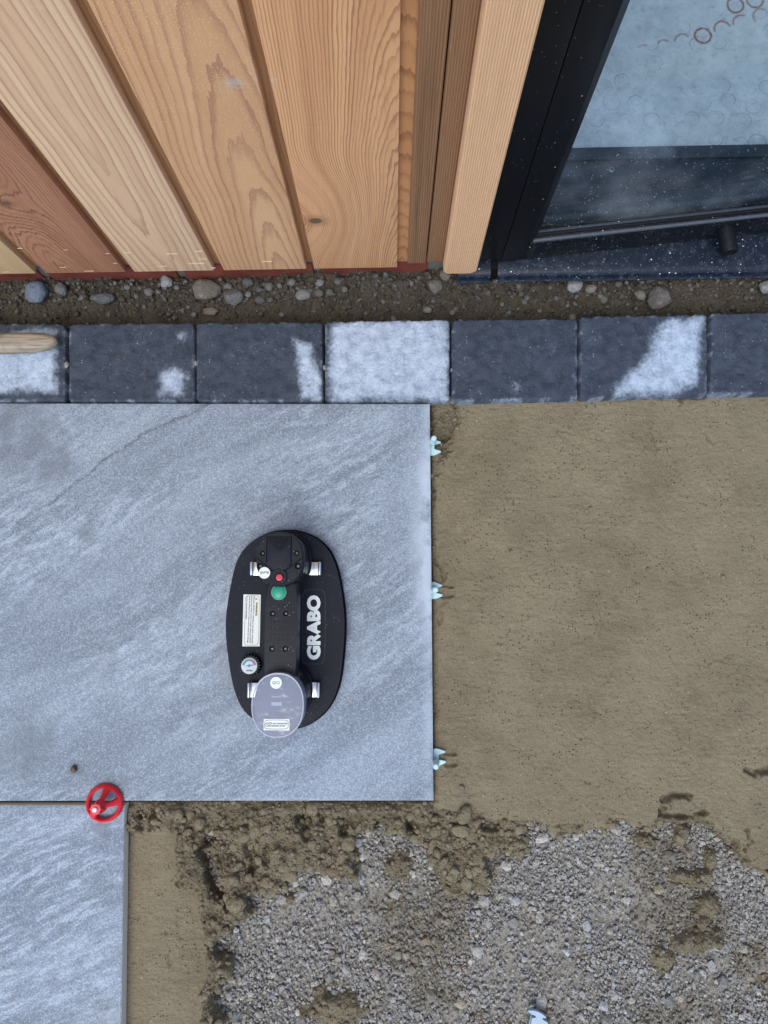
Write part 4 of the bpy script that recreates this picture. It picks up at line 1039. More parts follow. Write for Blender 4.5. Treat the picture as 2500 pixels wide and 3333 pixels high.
def leaf_uv(px, py, z):                               # leaf coordinates of a measured point at height z
    p = to_wall(W(px, py, z)); dx, dy = p[0] - hin[0], p[1] - hin[1]
    return dx * math.cos(LA) + dy * math.sin(LA), -dx * math.sin(LA) + dy * math.cos(LA)
SW_ = leaf_uv(1724, 774, 0.078)[0]                    # stile width
RB, RT = 0.026, 0.078                                 # bottom rail, lower and upper edge
leaf_box('stile', (0, 0, RB), (SW_, 0.055, 2.10), M['frame'], 0.0022)
leaf_box('stile', (LWID - SW_, 0, RB), (LWID, 0.055, 2.10), M['frame'])
leaf_box('bottom_rail', (SW_ + 0.0003, 0.0006, RB), (LWID - SW_ - 0.0003, 0.055, RT), M['rail'])
leaf_box('top_rail', (SW_ + 0.0003, 0.0006, 2.04), (LWID - SW_ - 0.0003, 0.055, 2.10), M['frame'])
# glazing beads: sloping in to the pane
GV = 0.020; BW = 0.014
def bead(name, p, mat):
    bm = bmesh.new(); a = [bm.verts.new(lw(*q)) for q in p]
    bm.faces.new((a[0], a[1], a[2], a[3])); bm.faces.new((a[7], a[6], a[5], a[4]))
    for i in range(4): bm.faces.new((a[i], a[4 + i], a[4 + (i + 1) % 4], a[(i + 1) % 4]))
    return bm_mesh(name, bm, mat, door)
u0, u1 = SW_ + 0.0006, LWID - SW_ - 0.0006
bead('glazing_bead', [(u0, 0.003, RT), (u0, 0.003, 2.039), (u0 + BW, GV - 0.003, 2.039), (u0 + BW, GV - 0.003, RT + 0.004),
                      (u0, 0.03, RT), (u0, 0.03, 2.039), (u0 + BW, GV - 0.0005, 2.039), (u0 + BW, GV - 0.0005, RT + 0.004)], M['frame'])
bm = bmesh.new()                                       # rounded bottom bead; its shine is put into a lighter grey
prof = [(0.0015, RT + 0.0002), (0.0015, RT + 0.002), (0.0022, RT + 0.0034), (0.0040, RT + 0.004), (0.0058, RT + 0.0034), (0.0066, RT + 0.002), (0.0066, RT + 0.0002)]
r0_ = [bm.verts.new(lw(u0 + 0.004, v, z)) for v, z in prof]; r1_ = [bm.verts.new(lw(u1, v, z)) for v, z in prof]
for i in range(len(prof) - 1): bm.faces.new((r0_[i], r1_[i], r1_[i + 1], r0_[i + 1]))
bm.faces.new(r0_); bm.faces.new(r1_[::-1])
M['bead'] = plain('satin bead with painted shine', (0.075, 0.085, 0.105), 0.28, grain=0.3, gscale=120, dust=0.5)
bm_mesh('glazing_bead', bm, M['bead'], door, smooth=True, auto=60)
leaf_box('gasket', (u0 + 0.008, 0.0105, RT + 0.0002), (u1, 0.0140, RT + 0.003), M['rubber'], 0.0005)
leaf_box('gasket', (u0 + 0.008, 0.0145, RT + 0.0002), (u1, 0.0185, RT + 0.0045), M['threshold'], 0.0005)
leaf_box('pane', (u0 + 0.006, GV, RT - 0.01), (u1 - 0.006, GV + 0.005, 2.045), M['glass'], 0.0)
leaf_box('inner_bead', (u0, GV + 0.007, RT + 0.0002), (u1, 0.0545, RT + 0.010), M['threshold'])
# stop peg sticking out of the rail
pu = leaf_uv(2365, 735, 0.060)[0]
bm = bmesh.new(); lathe(bm, [(0.0125, 0.0), (0.0125, -0.036), (0.0118, -0.0385), (0.0095, -0.039), (0.0092, -0.0378), (0.002, -0.0376)], (pu, 0.0, 0.055), 28, 'Y')
for v in bm.verts: v.co = lw(*v.co)
bm_mesh('stop_peg', bm, M['rubber'], door, smooth=True)
# inner threshold, seen through the pane
y_fl = to_wall(W(2000, 488, 0.030))[1]
th = empty('inner_threshold', (origin[0], origin[1], 0), wa); tag(th, 'dark grey threshold profile inside, behind the glass', 'threshold')
yi = hin[1] + 0.085 - 0.0
bm = bmesh.new()
add_box(bm, (j_in - 0.02, yJ + 0.072, 0.006), (j_in + 1.0, y_fl - 0.022, 0.036), 0.001); bm_mesh('profile', bm, M['threshold'], th, smooth=True)
box('lip', (j_in - 0.02, y_fl - 0.0215, 0.006), (j_in + 1.0, y_fl - 0.001, 0.040), M['threshold'], th, bevel=0.001)
ps = to_wall(W(1990, 553, 0.036)); bm = bmesh.new(); lathe(bm, [(0.0045, 0.0362), (0.0045, 0.0375), (0.003, 0.0385)], (ps[0], ps[1], 0), 16)
M['screw'] = plain('dull steel', (0.22, 0.27, 0.28), 0.4, metal=0.4)
sc1 = bm_mesh('screw', bm, M['screw'], th, smooth=True)
for q in ((0.0028, 0.0006), (0.0006, 0.0028)): box('screw_slot', (ps[0] - q[0], ps[1] - q[1], 0.0384), (ps[0] + q[0], ps[1] + q[1], 0.0388), M['rubber'], sc1)
# jamb return at the far side
box('jamb', (j_in + LWID + 0.03, yJ, zJ), (j_in + LWID + 0.10, yJ + 0.07, 2.15), M['frame'], door, bevel=0.0012)
box('head', (jl, yJ + 0.001, 2.152), (j_in + LWID + 0.10, yJ + 0.07, 2.22), M['frame'], door, bevel=0.0012)

# metal sill with rolled nose
sill = empty('metal_sill', (origin[0], origin[1], 0), wa); tag(sill, 'blue-black coated metal sill with rolled nose, speckled with chips', 'sill')
ps0 = to_wall(W(1490, 911, 0.008)); yS = ps0[1]; sl0 = ps0[0]; sg0 = sW(1597, 870, 0.02); sg1 = sW(1620, 870, 0.02)
def sill_piece(xa, xb):
    pr = [(yJ + 0.085, 0.026), (yJ + 0.004, 0.0235), (yS + 0.012, 0.0215), (yS + 0.006, 0.0205), (yS + 0.002, 0.018), (yS, 0.014), (yS - 0.0005, 0.006), (yS - 0.003, 0.004), (yS - 0.003, 0.0025),
          (yS + 0.001, 0.0025), (yS + 0.0025, 0.013), (yS + 0.007, 0.018), (yS + 0.012, 0.019), (yJ + 0.085, 0.0235)]
    bm = bmesh.new(); nseg = 24; rows = []
    for i in range(nseg + 1):
        xx = xa + (xb - xa) * i / nseg; dz = 0.0009 * (math.sin(xx * 31) + math.sin(xx * 77)) * 0.3
        rows.append([bm.verts.new((xx, q[0] + dz, q[1])) for q in pr])
    n = len(pr)
    for A, B in zip(rows, rows[1:]):
        for i in range(n): bm.faces.new((A[i], B[i], B[(i + 1) % n], A[(i + 1) % n]))
    bm.faces.new(rows[0]); bm.faces.new(rows[-1][::-1])
    return bm_mesh('sill_sheet', bm, M['sill'], sill, smooth=True, auto=50)
sill_piece(sl0, sg0); sill_piece(sg1, j_in + LWID + 0.12)
box('packing', (sg0 - 0.002, yJ - 0.004, -0.05), (sg1 + 0.002, yJ + 0.06, 0.018), M['rubber'], sill)

# interior floor with the prints left by round feet
ux, uy = np.meshgrid(np.linspace(j_in - 0.03, j_in + 0.62, 520), np.linspace(y_fl, y_fl + 0.45, 380))
def fl_pt(zx, zy):      # zoom frame of the window crop
    p = to_wall(W(1700 + zx / 2.074, zy / 2.074, 0.030)); return p[0], p[1]
ring = np.zeros_like(ux); red = np.zeros_like(ux)
wobx = 0.0016 * (fbm(ux * 160, uy * 160, 5, 2) - 0.5)
redr = [(1440, 35, 54, 0.9, 0, 360), (1572, 0, 56, 0.8, 180, 360), (1220, 240, 55, 1.0, 0, 360), (1352, 195, 56, 0.8, 20, 200), (1482, 155, 58, 0.75, 70, 190), (1615, 110, 56, 0.6, 60, 220),
        (1082, 278, 52, 0.7, 40, 180), (955, 310, 44, 0.6, 50, 150), (820, 345, 46, 0.35, 60, 140), (1340, 110, 30, 0.5, 250, 330)]
for (x, y, rr_, k, a, b) in redr:
    c = fl_pt(x, y); rad = abs(fl_pt(x + rr_, y)[0] - c[0])
    d = np.abs(np.hypot(ux - c[0], uy - c[1]) - rad + wobx); an = np.degrees(np.arctan2(uy - c[1], ux - c[0])) % 360
    ok = sstep(an, a - 12, a + 5) * sstep(an, b + 12, b - 5) if (a, b) != (0, 360) else 1.0
    red = np.maximum(red, k * sstep(d, 0.0028, 0.0008) * ok)
rr2 = random.Random(4)
for gxx in range(17):
    for gyy in range(13):
        if rr2.random() < 0.42: continue
        c = (j_in + 0.0 + gxx * 0.038 + rr2.uniform(-.009, .009) + (gyy % 2) * 0.019, y_fl + 0.012 + gyy * 0.033 + rr2.uniform(-.009, .009))
        rad = rr2.uniform(0.011, 0.0135); k = rr2.uniform(0.25, 0.75)
        rh = np.hypot(ux - c[0], uy - c[1]); an = np.arctan2(uy - c[1], ux - c[0])
        part = 0.35 + 0.65 * sstep(np.cos(an - rr2.uniform(0, 6.28)), -0.6, 0.6)
        ring = np.maximum(ring, k * part * np.maximum(sstep(np.abs(rh - rad + wobx), 0.0017, 0.0004), 0.35 * sstep(np.abs(rh - rad * 0.55), 0.002, 0.0005)))
uz = np.full_like(ux, 0.030)
fi = link('interior_floor', np_mesh('interior_floor', np.stack([ux, uy, uz], -1).reshape(-1, 3), grid_faces(520, 380), floats={'ring': ring.ravel(), 'red': red.ravel()}), M['screed'])
fi.location = (origin[0], origin[1], 0); fi.rotation_euler = (0, 0, wa); tag(fi, kind='structure')
fo = box('interior_slab', (j_in - 1.2, y_fl + 0.0005, -0.10), (j_in + 2.2, y_fl + 3.0, 0.0285), M['screed']); fo.location = fi.location; fo.rotation_euler = fi.rotation_euler
tag(fo, kind='structure')

# =================================================================== SUCTION LIFTER
def L5(x, y, z): return W(680 + x / 2.99, 1680 + y / 2.99, z)
cen = L5(752, 1100, 0.0)
lif = empty('suction_lifter', (cen[0], cen[1], 0.0)); tag(lif, 'black battery suction lifter with handle resting on the grey slab', 'suction lifter')
def l5(x, y, z): p = L5(x, y, z); return (p[0] - cen[0], p[1] - cen[1])
def l5s(z): return (H - z) / (F * 2.99) * 1.018      # metres per crop pixel at height z
out = [(760, 132), (900, 145), (1050, 205), (1160, 300), (1230, 420), (1275, 560), (1310, 740), (1335, 960), (1336, 1150), (1322, 1350), (1297, 1560), (1255, 1720), (1190, 1850), (1100, 1950), (980, 2030), (860, 2068),
       (730, 2075), (560, 2040), (430, 1970), (330, 1870), (265, 1730), (225, 1580), (195, 1400), (172, 1200), (168, 1000), (190, 820), (220, 650), (260, 480), (310, 370), (380, 285), (480, 210), (600, 155)]
oc = np.mean(out, 0)
seal = smooth_loop([l5(x, y, 0.012) for x, y in out], 4)
prism('seal', seal, 0.0003, 0.013, M['foam'], lif, bevel=0.003)
pc = np.mean(seal, 0)
prism('base_plate', [pc + (p - pc) * np.array([0.975, 0.985]) for p in seal], 0.0132, 0.024, M['blackp'], lif, bevel=0.0045, seg=4)
ZP = 0.024
# motor head and battery housing
def head_loop(cx_, cy_, rx, ry, z, p=2.25, n=48): c = l5(cx_, cy_, z); s_ = l5s(z); return circ(c, rx * s_, ry * s_, n, 0, p)
def loft(name, loops, mat, parent, auto=35):
    bm = bmesh.new(); rows = [[bm.verts.new((q[0], q[1], z)) for q in lp] for lp, z in loops]; n = len(rows[0])
    for A, B in zip(rows, rows[1:]):
        for i in range(n): bm.faces.new((A[i], A[(i + 1) % n], B[(i + 1) % n], B[i]))
    bm.faces.new(rows[0][::-1]); bm.faces.new(rows[-1])
    return bm_mesh(name, bm, mat, parent, smooth=True, auto=auto)
ZH = 0.108
hc = l5(690, 420, ZH); hs = l5s(ZH)
def hl(dx, dy, rx, ry, p=2.3): return circ((hc[0] + dx, hc[1] + dy), rx, ry, 56, 0, p)
HRX, HRY = 232 * hs, 262 * hs
loft('motor_collar', [(hl(0.000, 0.002, HRX * 1.10, HRY * 1.08), ZP + 0.0002), (hl(0, 0.002, HRX * 1.10, HRY * 1.08), ZP + 0.009), (hl(0, 0.002, HRX * 1.06, HRY * 1.05), ZP + 0.011)], M['blackp'], lif)
head = loft('motor_head', [(hl(0, 0, HRX * 0.99, HRY * 0.99), ZP + 0.0112), (hl(0, 0, HRX, HRY), ZH - 0.018), (hl(0, 0, HRX * 1.01, HRY * 1.01), ZH - 0.012), (hl(0, 0, HRX, HRY), ZH - 0.006),
                            (hl(0, 0, HRX * 0.975, HRY * 0.975), ZH - 0.0022), (hl(0, 0, HRX * 0.93, HRY * 0.94), ZH)], M['blackp2'], lif)
# latch with grip ridges and seams
def hp(x, y, z=ZH): return l5(x, y, z)
lat = [hp(568, 200), hp(806, 200), hp(800, 470), hp(745, 520), hp(690, 528), hp(625, 520), hp(563, 470)]
latch = prism('latch', lat[::-1], ZH - 0.001, ZH + 0.0018, M['blackp'], head, bevel=0.0009)
for k in range(8):
    y = 205 + k * 17; w_ = 112 - k * 11; a = hp(688 - w_, y, ZH + 0.0018); b = hp(688 + w_, y + 6, ZH + 0.0018)
    box('grip_ridge', (a[0], min(a[1], b[1]), ZH + 0.0016), (b[0], max(a[1], b[1]), ZH + 0.0030), M['blackp2'], latch, bevel=0.0003, seg=1)
def seam(p, q, w_, z, parent, mat=None):
    p = np.array(p); q = np.array(q); d = (q - p) / np.linalg.norm(q - p); nn = np.array([-d[1], d[0]]) * w_ / 2
    return prism('seam', [p - nn, q - nn, q + nn, p + nn], z - 0.0006, z + 0.00025, mat or M['foam'], parent)
for p, q in (((565, 195), (558, 480)), ((806, 205), (800, 485)), ((468, 405), (618, 535)), ((910, 405), (742, 535))): seam(hp(*p), hp(*q), 0.0011, ZH, head)
def screw(x, y, rpx, z, parent):
    c = l5(x, y, z); r_ = rpx * l5s(z)
    bm = bmesh.new(); ring_pts(circ(c, r_ * 1.15, n=20), circ(c, r_ * 0.8, n=20), z - 0.001, z + 0.0003, bm)
    hole = bm_mesh('screw_hole', bm, M['foam'], parent, smooth=True)
    prism('recess', circ(c, r_ * 0.82, n=20), z - 0.0012, z + 0.0001, M['foam'], hole)
    prism('screw_head', circ((c[0] + r_ * 0.16, c[1]), r_ * 0.5, n=14), z - 0.001, z + 0.0004, M['screwd'], hole)
M['screwd'] = plain('blackened screw', (0.10, 0.10, 0.11), 0.35, metal=0.7)
for x, y, r_ in ((523, 363, 22), (853, 360, 22), (500, 487, 27), (865, 487, 27)): screw(x, y, r_, ZH, head)
# button pod and buttons
pod = loft('button_pod', [(circ(hp(683, 588), 78 * hs, 78 * hs, 32, 0, 2.4), ZH - 0.012), (circ(hp(683, 588), 76 * hs, 76 * hs, 32, 0, 2.4), ZH + 0.0015), (circ(hp(683, 588), 70 * hs, 70 * hs, 32, 0, 2.4), ZH + 0.0026)], M['blackp2'], lif)
def dome(name, c, r_, z, hgt, mat, parent, rim=0.0):
    bm = bmesh.new(); pr = [(r_, 0.0), (r_, rim)] + [(r_ * math.cos(t), rim + hgt * math.sin(t)) for t in (0.15, 0.35, 0.6, 0.9, 1.2, 1.45)]
    lathe(bm, pr, (c[0], c[1], z), 32); return bm_mesh(name, bm, mat, parent, smooth=True, auto=60)
bm = bmesh.new(); cb = l5(685, 598, ZH + 0.0028); ring_pts(circ(cb, 43 * hs, n=28), circ(cb, 34 * hs, n=28), ZH + 0.002, ZH + 0.0034, bm); bm_mesh('button_rim', bm, M['foam'], pod, smooth=True)
dome('red_button', l5(685, 598, ZH + 0.004), 33 * hs, ZH + 0.0024, 0.0008, M['redbtn'], pod, 0.0018)
ZG = 0.099
gc = l5(678, 742, ZG + 0.003)
# handle grip
hw = [l5(x, y, ZG) for x, y in ((553, 640), (548, 900), (540, 1250), (533, 1570))]; hw2 = [l5(x, y, ZG) for x, y in ((848, 1570), (855, 1250), (862, 900), (866, 640))]
grip_out = [np.array(p) for p in hw + hw2]
bm = bmesh.new()
n = len(grip_out); lo = [bm.verts.new((*p, ZG - 0.032)) for p in grip_out]; hi = [bm.verts.new((*p, ZG)) for p in grip_out]
bm.faces.new(lo[::-1]); ft = bm.faces.new(hi)
for i in range(n): bm.faces.new((lo[i], lo[(i + 1) % n], hi[(i + 1) % n], hi[i]))
bmesh.ops.bevel(bm, geom=list(ft.edges), offset=0.004, segments=4, affect='EDGES', profile=0.6)
grip = bm_mesh('handle_grip', bm, M['blackp2'], lif, smooth=True)
dome('green_button', gc, 67 * l5s(ZG), ZG - 0.0005, 0.0035, M['green'], grip, 0.0012)
bm = bmesh.new(); ring_pts(circ(gc, 72 * l5s(ZG), n=36), circ(gc, 66.5 * l5s(ZG), n=36), ZG - 0.0005, ZG + 0.0012, bm)
M['greenr'] = plain('green rim', (0.10, 0.32, 0.27), 0.4); bm_mesh('button_rim', bm, M['greenr'], grip, smooth=True)
for x, y in ((620, 950), (747, 948), (613, 1292), (742, 1292)): screw(x, y, 23, ZG, grip)
for yy in (866, 1033, 1095, 1150, 1207):
    for xx in (600, 641, 684, 727, 770):
        c = l5(xx - (yy - 866) * 0.012, yy, ZG); bm = bmesh.new(); lathe(bm, [(0.0011, -0.0003), (0.0009, 0.00035), (0.0004, 0.0005)], (c[0], c[1], ZG), 10); bm_mesh('grip_dimple', bm, M['blackp'], grip, smooth=True)
# battery housing and its frosted cover
ZC = 0.118
bc = l5(668, 1840, ZC); cs = l5s(ZC); BRX, BRY = 247 * cs, 298 * cs
def bl(dx, dy, kx, ky=None, p=2.2): return circ((bc[0] + dx, bc[1] + dy), BRX * kx, BRY * (ky or kx), 64, 0, p)
loft('battery_collar', [(bl(0.002, 0.010, 1.04, .92), ZP + 0.0002), (bl(0.002, 0.010, 1.04, .92), ZP + 0.009), (bl(0.002, 0.010, 1.0, .90), ZP + 0.011)], M['blackp'], lif)
bat = loft('battery_housing', [(bl(0.002, 0.009, .96, .86), ZP + 0.0112), (bl(0.001, 0.006, .96, .90), 0.07), (bl(0, 0, .945), 0.085), (bl(0, 0, .945), ZC - 0.012), (bl(0, 0, .92), ZC - 0.009)], M['blackp2'], lif)
M['batt'] = plain('grey battery face', (0.07, 0.075, 0.10), 0.5)
prism('battery_face', bl(0, 0, .90), ZC - 0.0089, ZC - 0.0080, M['batt'], bat)
zb_ = ZC - 0.0079
text_obj('lettering', 'GRABO', l5(655, 1937, zb_), 40 * cs, 245 * cs, 0, zb_ + 0.0004, M['ink'], bat, bold=0.03, thick=0.0008)
def rect(name, x0, y0, x1, y1, z, t, mat, parent, p=None):
    a = l5(x0, y1, z); b = l5(x1, y0, z)
    if p: return prism(name, circ(((a[0] + b[0]) / 2, (a[1] + b[1]) / 2), (b[0] - a[0]) / 2, (b[1] - a[1]) / 2, 40, 0, p), z, z + t, mat, parent)
    return prism(name, [(a[0], a[1]), (b[0], a[1]), (b[0], b[1]), (a[0], b[1])], z, z + t, mat, parent)
M['lamp'] = plain('pale indicator window', (0.55, 0.58, 0.62), 0.4)
rect('contact_strip', 612, 1735, 706, 1763, zb_, 0.0010, M['lamp'], bat); rect('contact_gap', 620, 1718, 700, 1752, zb_, 0.0014, M['batt'], bat)
ind = rect('charge_window', 607, 1808, 712, 1845, zb_, 0.0010, M['dial'], bat, 6)
for k in range(5):
    c = l5(635 + k * 16, 1824, zb_); prism('charge_dot', circ(c, 6 * cs, n=12), zb_ + 0.001, zb_ + 0.0013, M['white'], ind)
# cover: thin cap with skirt and rounded rim
bm = bmesh.new()
def cap_rows(seq):
    rows = [[bm.verts.new((q[0], q[1], z)) for q in lp] for lp, z in seq]; n = len(rows[0])
    for A, B in zip(rows, rows[1:]):
        for i in range(n): bm.faces.new((A[i], A[(i + 1) % n], B[(i + 1) % n], B[i]))
    return rows
rows = cap_rows([(bl(0, 0, .985), ZC - 0.030), (bl(0, 0, .996), ZC - 0.030), (bl(0, 0, .996), ZC - 0.004), (bl(0, 0, .98), ZC - 0.0016), (bl(0, 0, .93), ZC - 0.0014)])
bm.faces.new(rows[-1])
cov = bm_mesh('battery_cover', bm, M['cover'], lif, smooth=True, auto=50)
bm = bmesh.new(); ca_ = cap_rows([(bl(0, 0, .99), ZC - 0.0032), (bl(0, 0, 1.003), ZC - 0.003), (bl(0, 0, 1.001), ZC - 0.0008), (bl(0, 0, .985), ZC + 0.0002), (bl(0, 0, .955), ZC), (bl(0, 0, .945), ZC - 0.0012), (bl(0, 0, .99), ZC - 0.0032)])
M['rim'] = cover_mat('clear frosted rim', 0.6, (0.62, 0.66, 0.72), (0.80, 0.83, 0.86)); bm_mesh('cover_rim', bm, M['rim'], cov, smooth=True, auto=50)
ZT = ZC - 0.0013
qd = prism('round_sticker', circ(l5(654, 1622, ZT), 55 * cs, n=36), ZT + 0.0001, ZT + 0.0004, M['sticker'], cov)
text_obj('lettering', 'QC2', l5(654, 1622, ZT), 30 * cs, 68 * cs, 0, ZT + 0.0005, M['ink'], qd)
for x, y in ((472, 1784), (842, 1783)):
    bm = bmesh.new(); ring_pts(circ(l5(x, y, ZT), 27 * cs, n=28), circ(l5(x, y, ZT), 23 * cs, n=28), ZT + 0.0001, ZT + 0.0005, bm); bm_mesh('moulding_mark', bm, M['cover'], cov, smooth=True)
st = rect('notice_sticker', 532, 1973, 785, 2084, ZT + 0.0001, 0.0003, M['sticker'], cov)
def outline(name, x0, y0, x1, y1, z, wpx, mat, parent, p=6):
    a = l5(x0, y1, z); b = l5(x1, y0, z); c = ((a[0] + b[0]) / 2, (a[1] + b[1]) / 2); rx, ry = (b[0] - a[0]) / 2, (b[1] - a[1]) / 2; w_ = wpx * l5s(z)
    bm = bmesh.new(); ring_pts(circ(c, rx, ry, 64, 0, p), circ(c, rx - w_, ry - w_, 64, 0, p), z, z + 0.0002, bm); return bm_mesh(name, bm, mat, parent)
outline('printed_border', 539, 1983, 775, 2074, ZT + 0.00042, 3, M['ink'], st, 5)
text_obj('lettering', 'Do not remove the', l5(678, 2016, ZT), 17 * cs, 168 * cs, 0, ZT + 0.0006, M['ink'], st, 0.012)
text_obj('lettering', 'protection cover', l5(668, 2042, ZT), 19 * cs, 148 * cs, 0, ZT + 0.0006, M['ink'], st, 0.012)
c = l5(568, 2029, ZT); bm = bmesh.new(); ring_pts(circ(c, 19 * cs, n=28), circ(c, 15.5 * cs, n=28), ZT + 0.00042, ZT + 0.00062, bm); sg = bm_mesh('prohibition_sign', bm, M['ink'], st)
seam((c[0] - 12 * cs, c[1] + 12 * cs), (c[0] + 12 * cs, c[1] - 12 * cs), 3.4 * cs, ZT + 0.0004, sg, M['ink'])
# rohs sticker, upside down
rs = prism('round_sticker', circ(l5(540, 552, ZH + 0.0004), 55 * hs, n=36), ZH + 0.0003, ZH + 0.0006, M['sticker'], lif)
text_obj('lettering', 'RoHS', l5(540, 550, ZH), 24 * hs, 80 * hs, math.pi, ZH + 0.0008, M['ink'], rs, 0.01)
# brackets
def bracket(x0, y0, x1, y1, side, z=0.034, lettered=False):
    a = l5(x0, y1, z); b = l5(x1, y0, z); bm = bmesh.new()
    add_box(bm, (a[0], a[1], z - 0.002), (b[0], b[1], z), 0.0006)
    ex = b[0] if side > 0 else a[0]
    add_box(bm, (ex - 0.0022, a[1] - 0.0006, z - 0.003), (ex + 0.0022, b[1] + 0.0006, z + 0.006), 0.002, 3)
    o = bm_mesh('steel_bracket', bm, M['zinc'], lif, smooth=True)
    return o
b1 = bracket(930, 447, 1080, 574, 1); bracket(418, 447, 520, 576, -1); bracket(880, 1617, 1066, 1763, 1); bracket(392, 1622, 520, 1764, -1)
text_obj('lettering', '50451-LA-JH', l5(1022, 510, 0.034), 12 * l5s(.034), 100 * l5s(.034), -math.pi / 2, 0.0343, M['ink'], b1)
# warning sticker
ZW = ZP + 0.0001; ws = l5s(ZP)
wq = [l5(x, y, ZP) for x, y in ((326, 1267), (494, 1267), (505, 765), (337, 762))]
wst = prism('warning_sticker', wq, ZW, ZW + 0.0003, M['sticker'], lif)
def wline(body, x, y0, y1, hgt, mat=None, bold=0.008, name='lettering'):
    return text_obj(name, body, l5(x, (y0 + y1) / 2, ZP), hgt * ws, (y1 - y0) * ws, -math.pi / 2 - 0.02, ZW + 0.0006, mat or M['ink'], wst, bold)
outline('printed_border', 343, 774, 493, 1258, ZW + 0.0003, 2.5, M['ink'], wst, 9)
rect('highlight', 453, 838, 476, 972, ZW + 0.00032, 0.0001, M['yellow'], wst)
wline('WARNING!', 464, 840, 968, 17, bold=0.025)
tri = prism('warning_triangle', [l5(453, 822, ZP), l5(453, 792, ZP), l5(478, 807, ZP)], ZW + 0.0003, ZW + 0.0005, M['orange'], wst)
wline('Using the GRABO for climbing or any other unintended', 431, 786, 1230, 15)
wline('purpose may result in injury or death. Using the GRABO', 409, 786, 1228, 15)
wline('while the battery is low may result in injury and damage', 388, 786, 1226, 15)
wline('to the materials being lifted.', 367, 786, 1003, 15)
# big name
lg = text_obj('lettering', 'GRABO', l5(1021, 1082, ZP), 130 * ws, 604 * ws, math.pi / 2 + 0.012, ZW + 0.0004, M['white'], lif, bold=0.055, thick=0.0006)
M['hair'] = plain('moulded edge line', (0.045, 0.05, 0.065), 0.5)
outline('badge_outline', 904, 715, 1136, 1441, ZP - 0.0001, 2.5, M['hair'], lif, 7)
# vacuum gauge
zgz = 0.036; gcn = l5(398, 1455, zgz); gs = l5s(zgz); bm = bmesh.new(); npt = 88; lo_, hi_ = [], []
for i in range(npt):
    t = 2 * math.pi * i / npt; tooth = (i % 4) in (0, 1); r_ = (104 if tooth else 86) * gs
    lo_.append(bm.verts.new((gcn[0] + r_ * math.cos(t), gcn[1] + r_ * math.sin(t), ZP + 0.0002))); hi_.append(bm.verts.new((gcn[0] + r_ * 0.96 * math.cos(t), gcn[1] + r_ * 0.96 * math.sin(t), zgz)))
for i in range(npt): bm.faces.new((lo_[i], lo_[(i + 1) % npt], hi_[(i + 1) % npt], hi_[i]))
bm.faces.new(hi_); bm.faces.new(lo_[::-1])
gau = bm_mesh('gauge_knob', bm, M['blackp2'], lif)
dc = l5(393, 1457, zgz)
dl = prism('dial', circ(dc, 75 * gs, n=40), zgz + 0.0001, zgz + 0.0010, M['dial'], gau)
def arc(a0, a1, r0, r1, z, mat):
    bm = bmesh.new(); n = 18; A = []
    for i in range(n + 1):
        t = math.radians(a0 + (a1 - a0) * i / n); A.append((bm.verts.new((dc[0] + r0 * math.cos(t), dc[1] + r0 * math.sin(t), z)), bm.verts.new((dc[0] + r1 * math.cos(t), dc[1] + r1 * math.sin(t), z))))
    for p, q in zip(A, A[1:]): bm.faces.new((p[0], p[1], q[1], q[0]))
    bm_mesh('scale_arc', bm, mat, dl)
arc(70, 175, 44 * gs, 66 * gs, zgz + 0.0013, M['teal']); arc(8, 70, 44 * gs, 66 * gs, zgz + 0.0013, M['purple'])
seam((dc[0] - 28 * gs, dc[1] - 2 * gs), (dc[0] + 40 * gs, dc[1] + 6 * gs), 7 * gs, zgz + 0.0016, dl, M['teal']); prism('needle_hub', circ(dc, 12 * gs, n=18), zgz + 0.001, zgz + 0.0020, M['teal'], dl)
text_obj('lettering', 'GRABO', l5(396, 1502, zgz), 12 * gs, 60 * gs, 0, zgz + 0.0013, M['ink'], dl, 0.03)

# =================================================================== RED LEVELLING CAP
rc0 = W(340, 2614, 0.004); cap = empty('tile_leveller', (rc0[0], rc0[1], 0.0)); tag(cap, 'red plastic three-spoke levelling cap over the joint of both slabs', 'levelling cap')
RO, RI = 0.0285, 0.0212
bm = bmesh.new(); nn = 12; loops = []
for (ro, z) in ((RO * 0.98, 0.0004), (RO, 0.003), (RO * 0.95, 0.0075), (RO * 0.86, 0.0095), (RI * 1.06, 0.0085), (RI, 0.006), (RI * 1.03, 0.0004)):
    poly = 48; row = []
    for i in range(poly):
        t = 2 * math.pi * i / poly
        a = (t + 0.1) % (2 * math.pi / nn) - math.pi / nn
        k = math.cos(math.pi / nn) / math.cos(a) if ro > RI * 1.1 else 1.0
        k = 0.35 + 0.65 * k if ro <= RI * 1.1 else k
        row.append(bm.verts.new((ro * (k if ro > RI * 1.1 else 1.0) * math.cos(t), ro * (k if ro > RI * 1.1 else 1.0) * math.sin(t), z)))
    loops.append(row)
for A, B in zip(loops, loops[1:] + loops[:1]):
    for i in range(48): bm.faces.new((A[i], A[(i + 1) % 48], B[(i + 1) % 48], B[i]))
bm_mesh('rim', bm, M['redp'], cap, smooth=True, auto=40)
HZ = 0.033
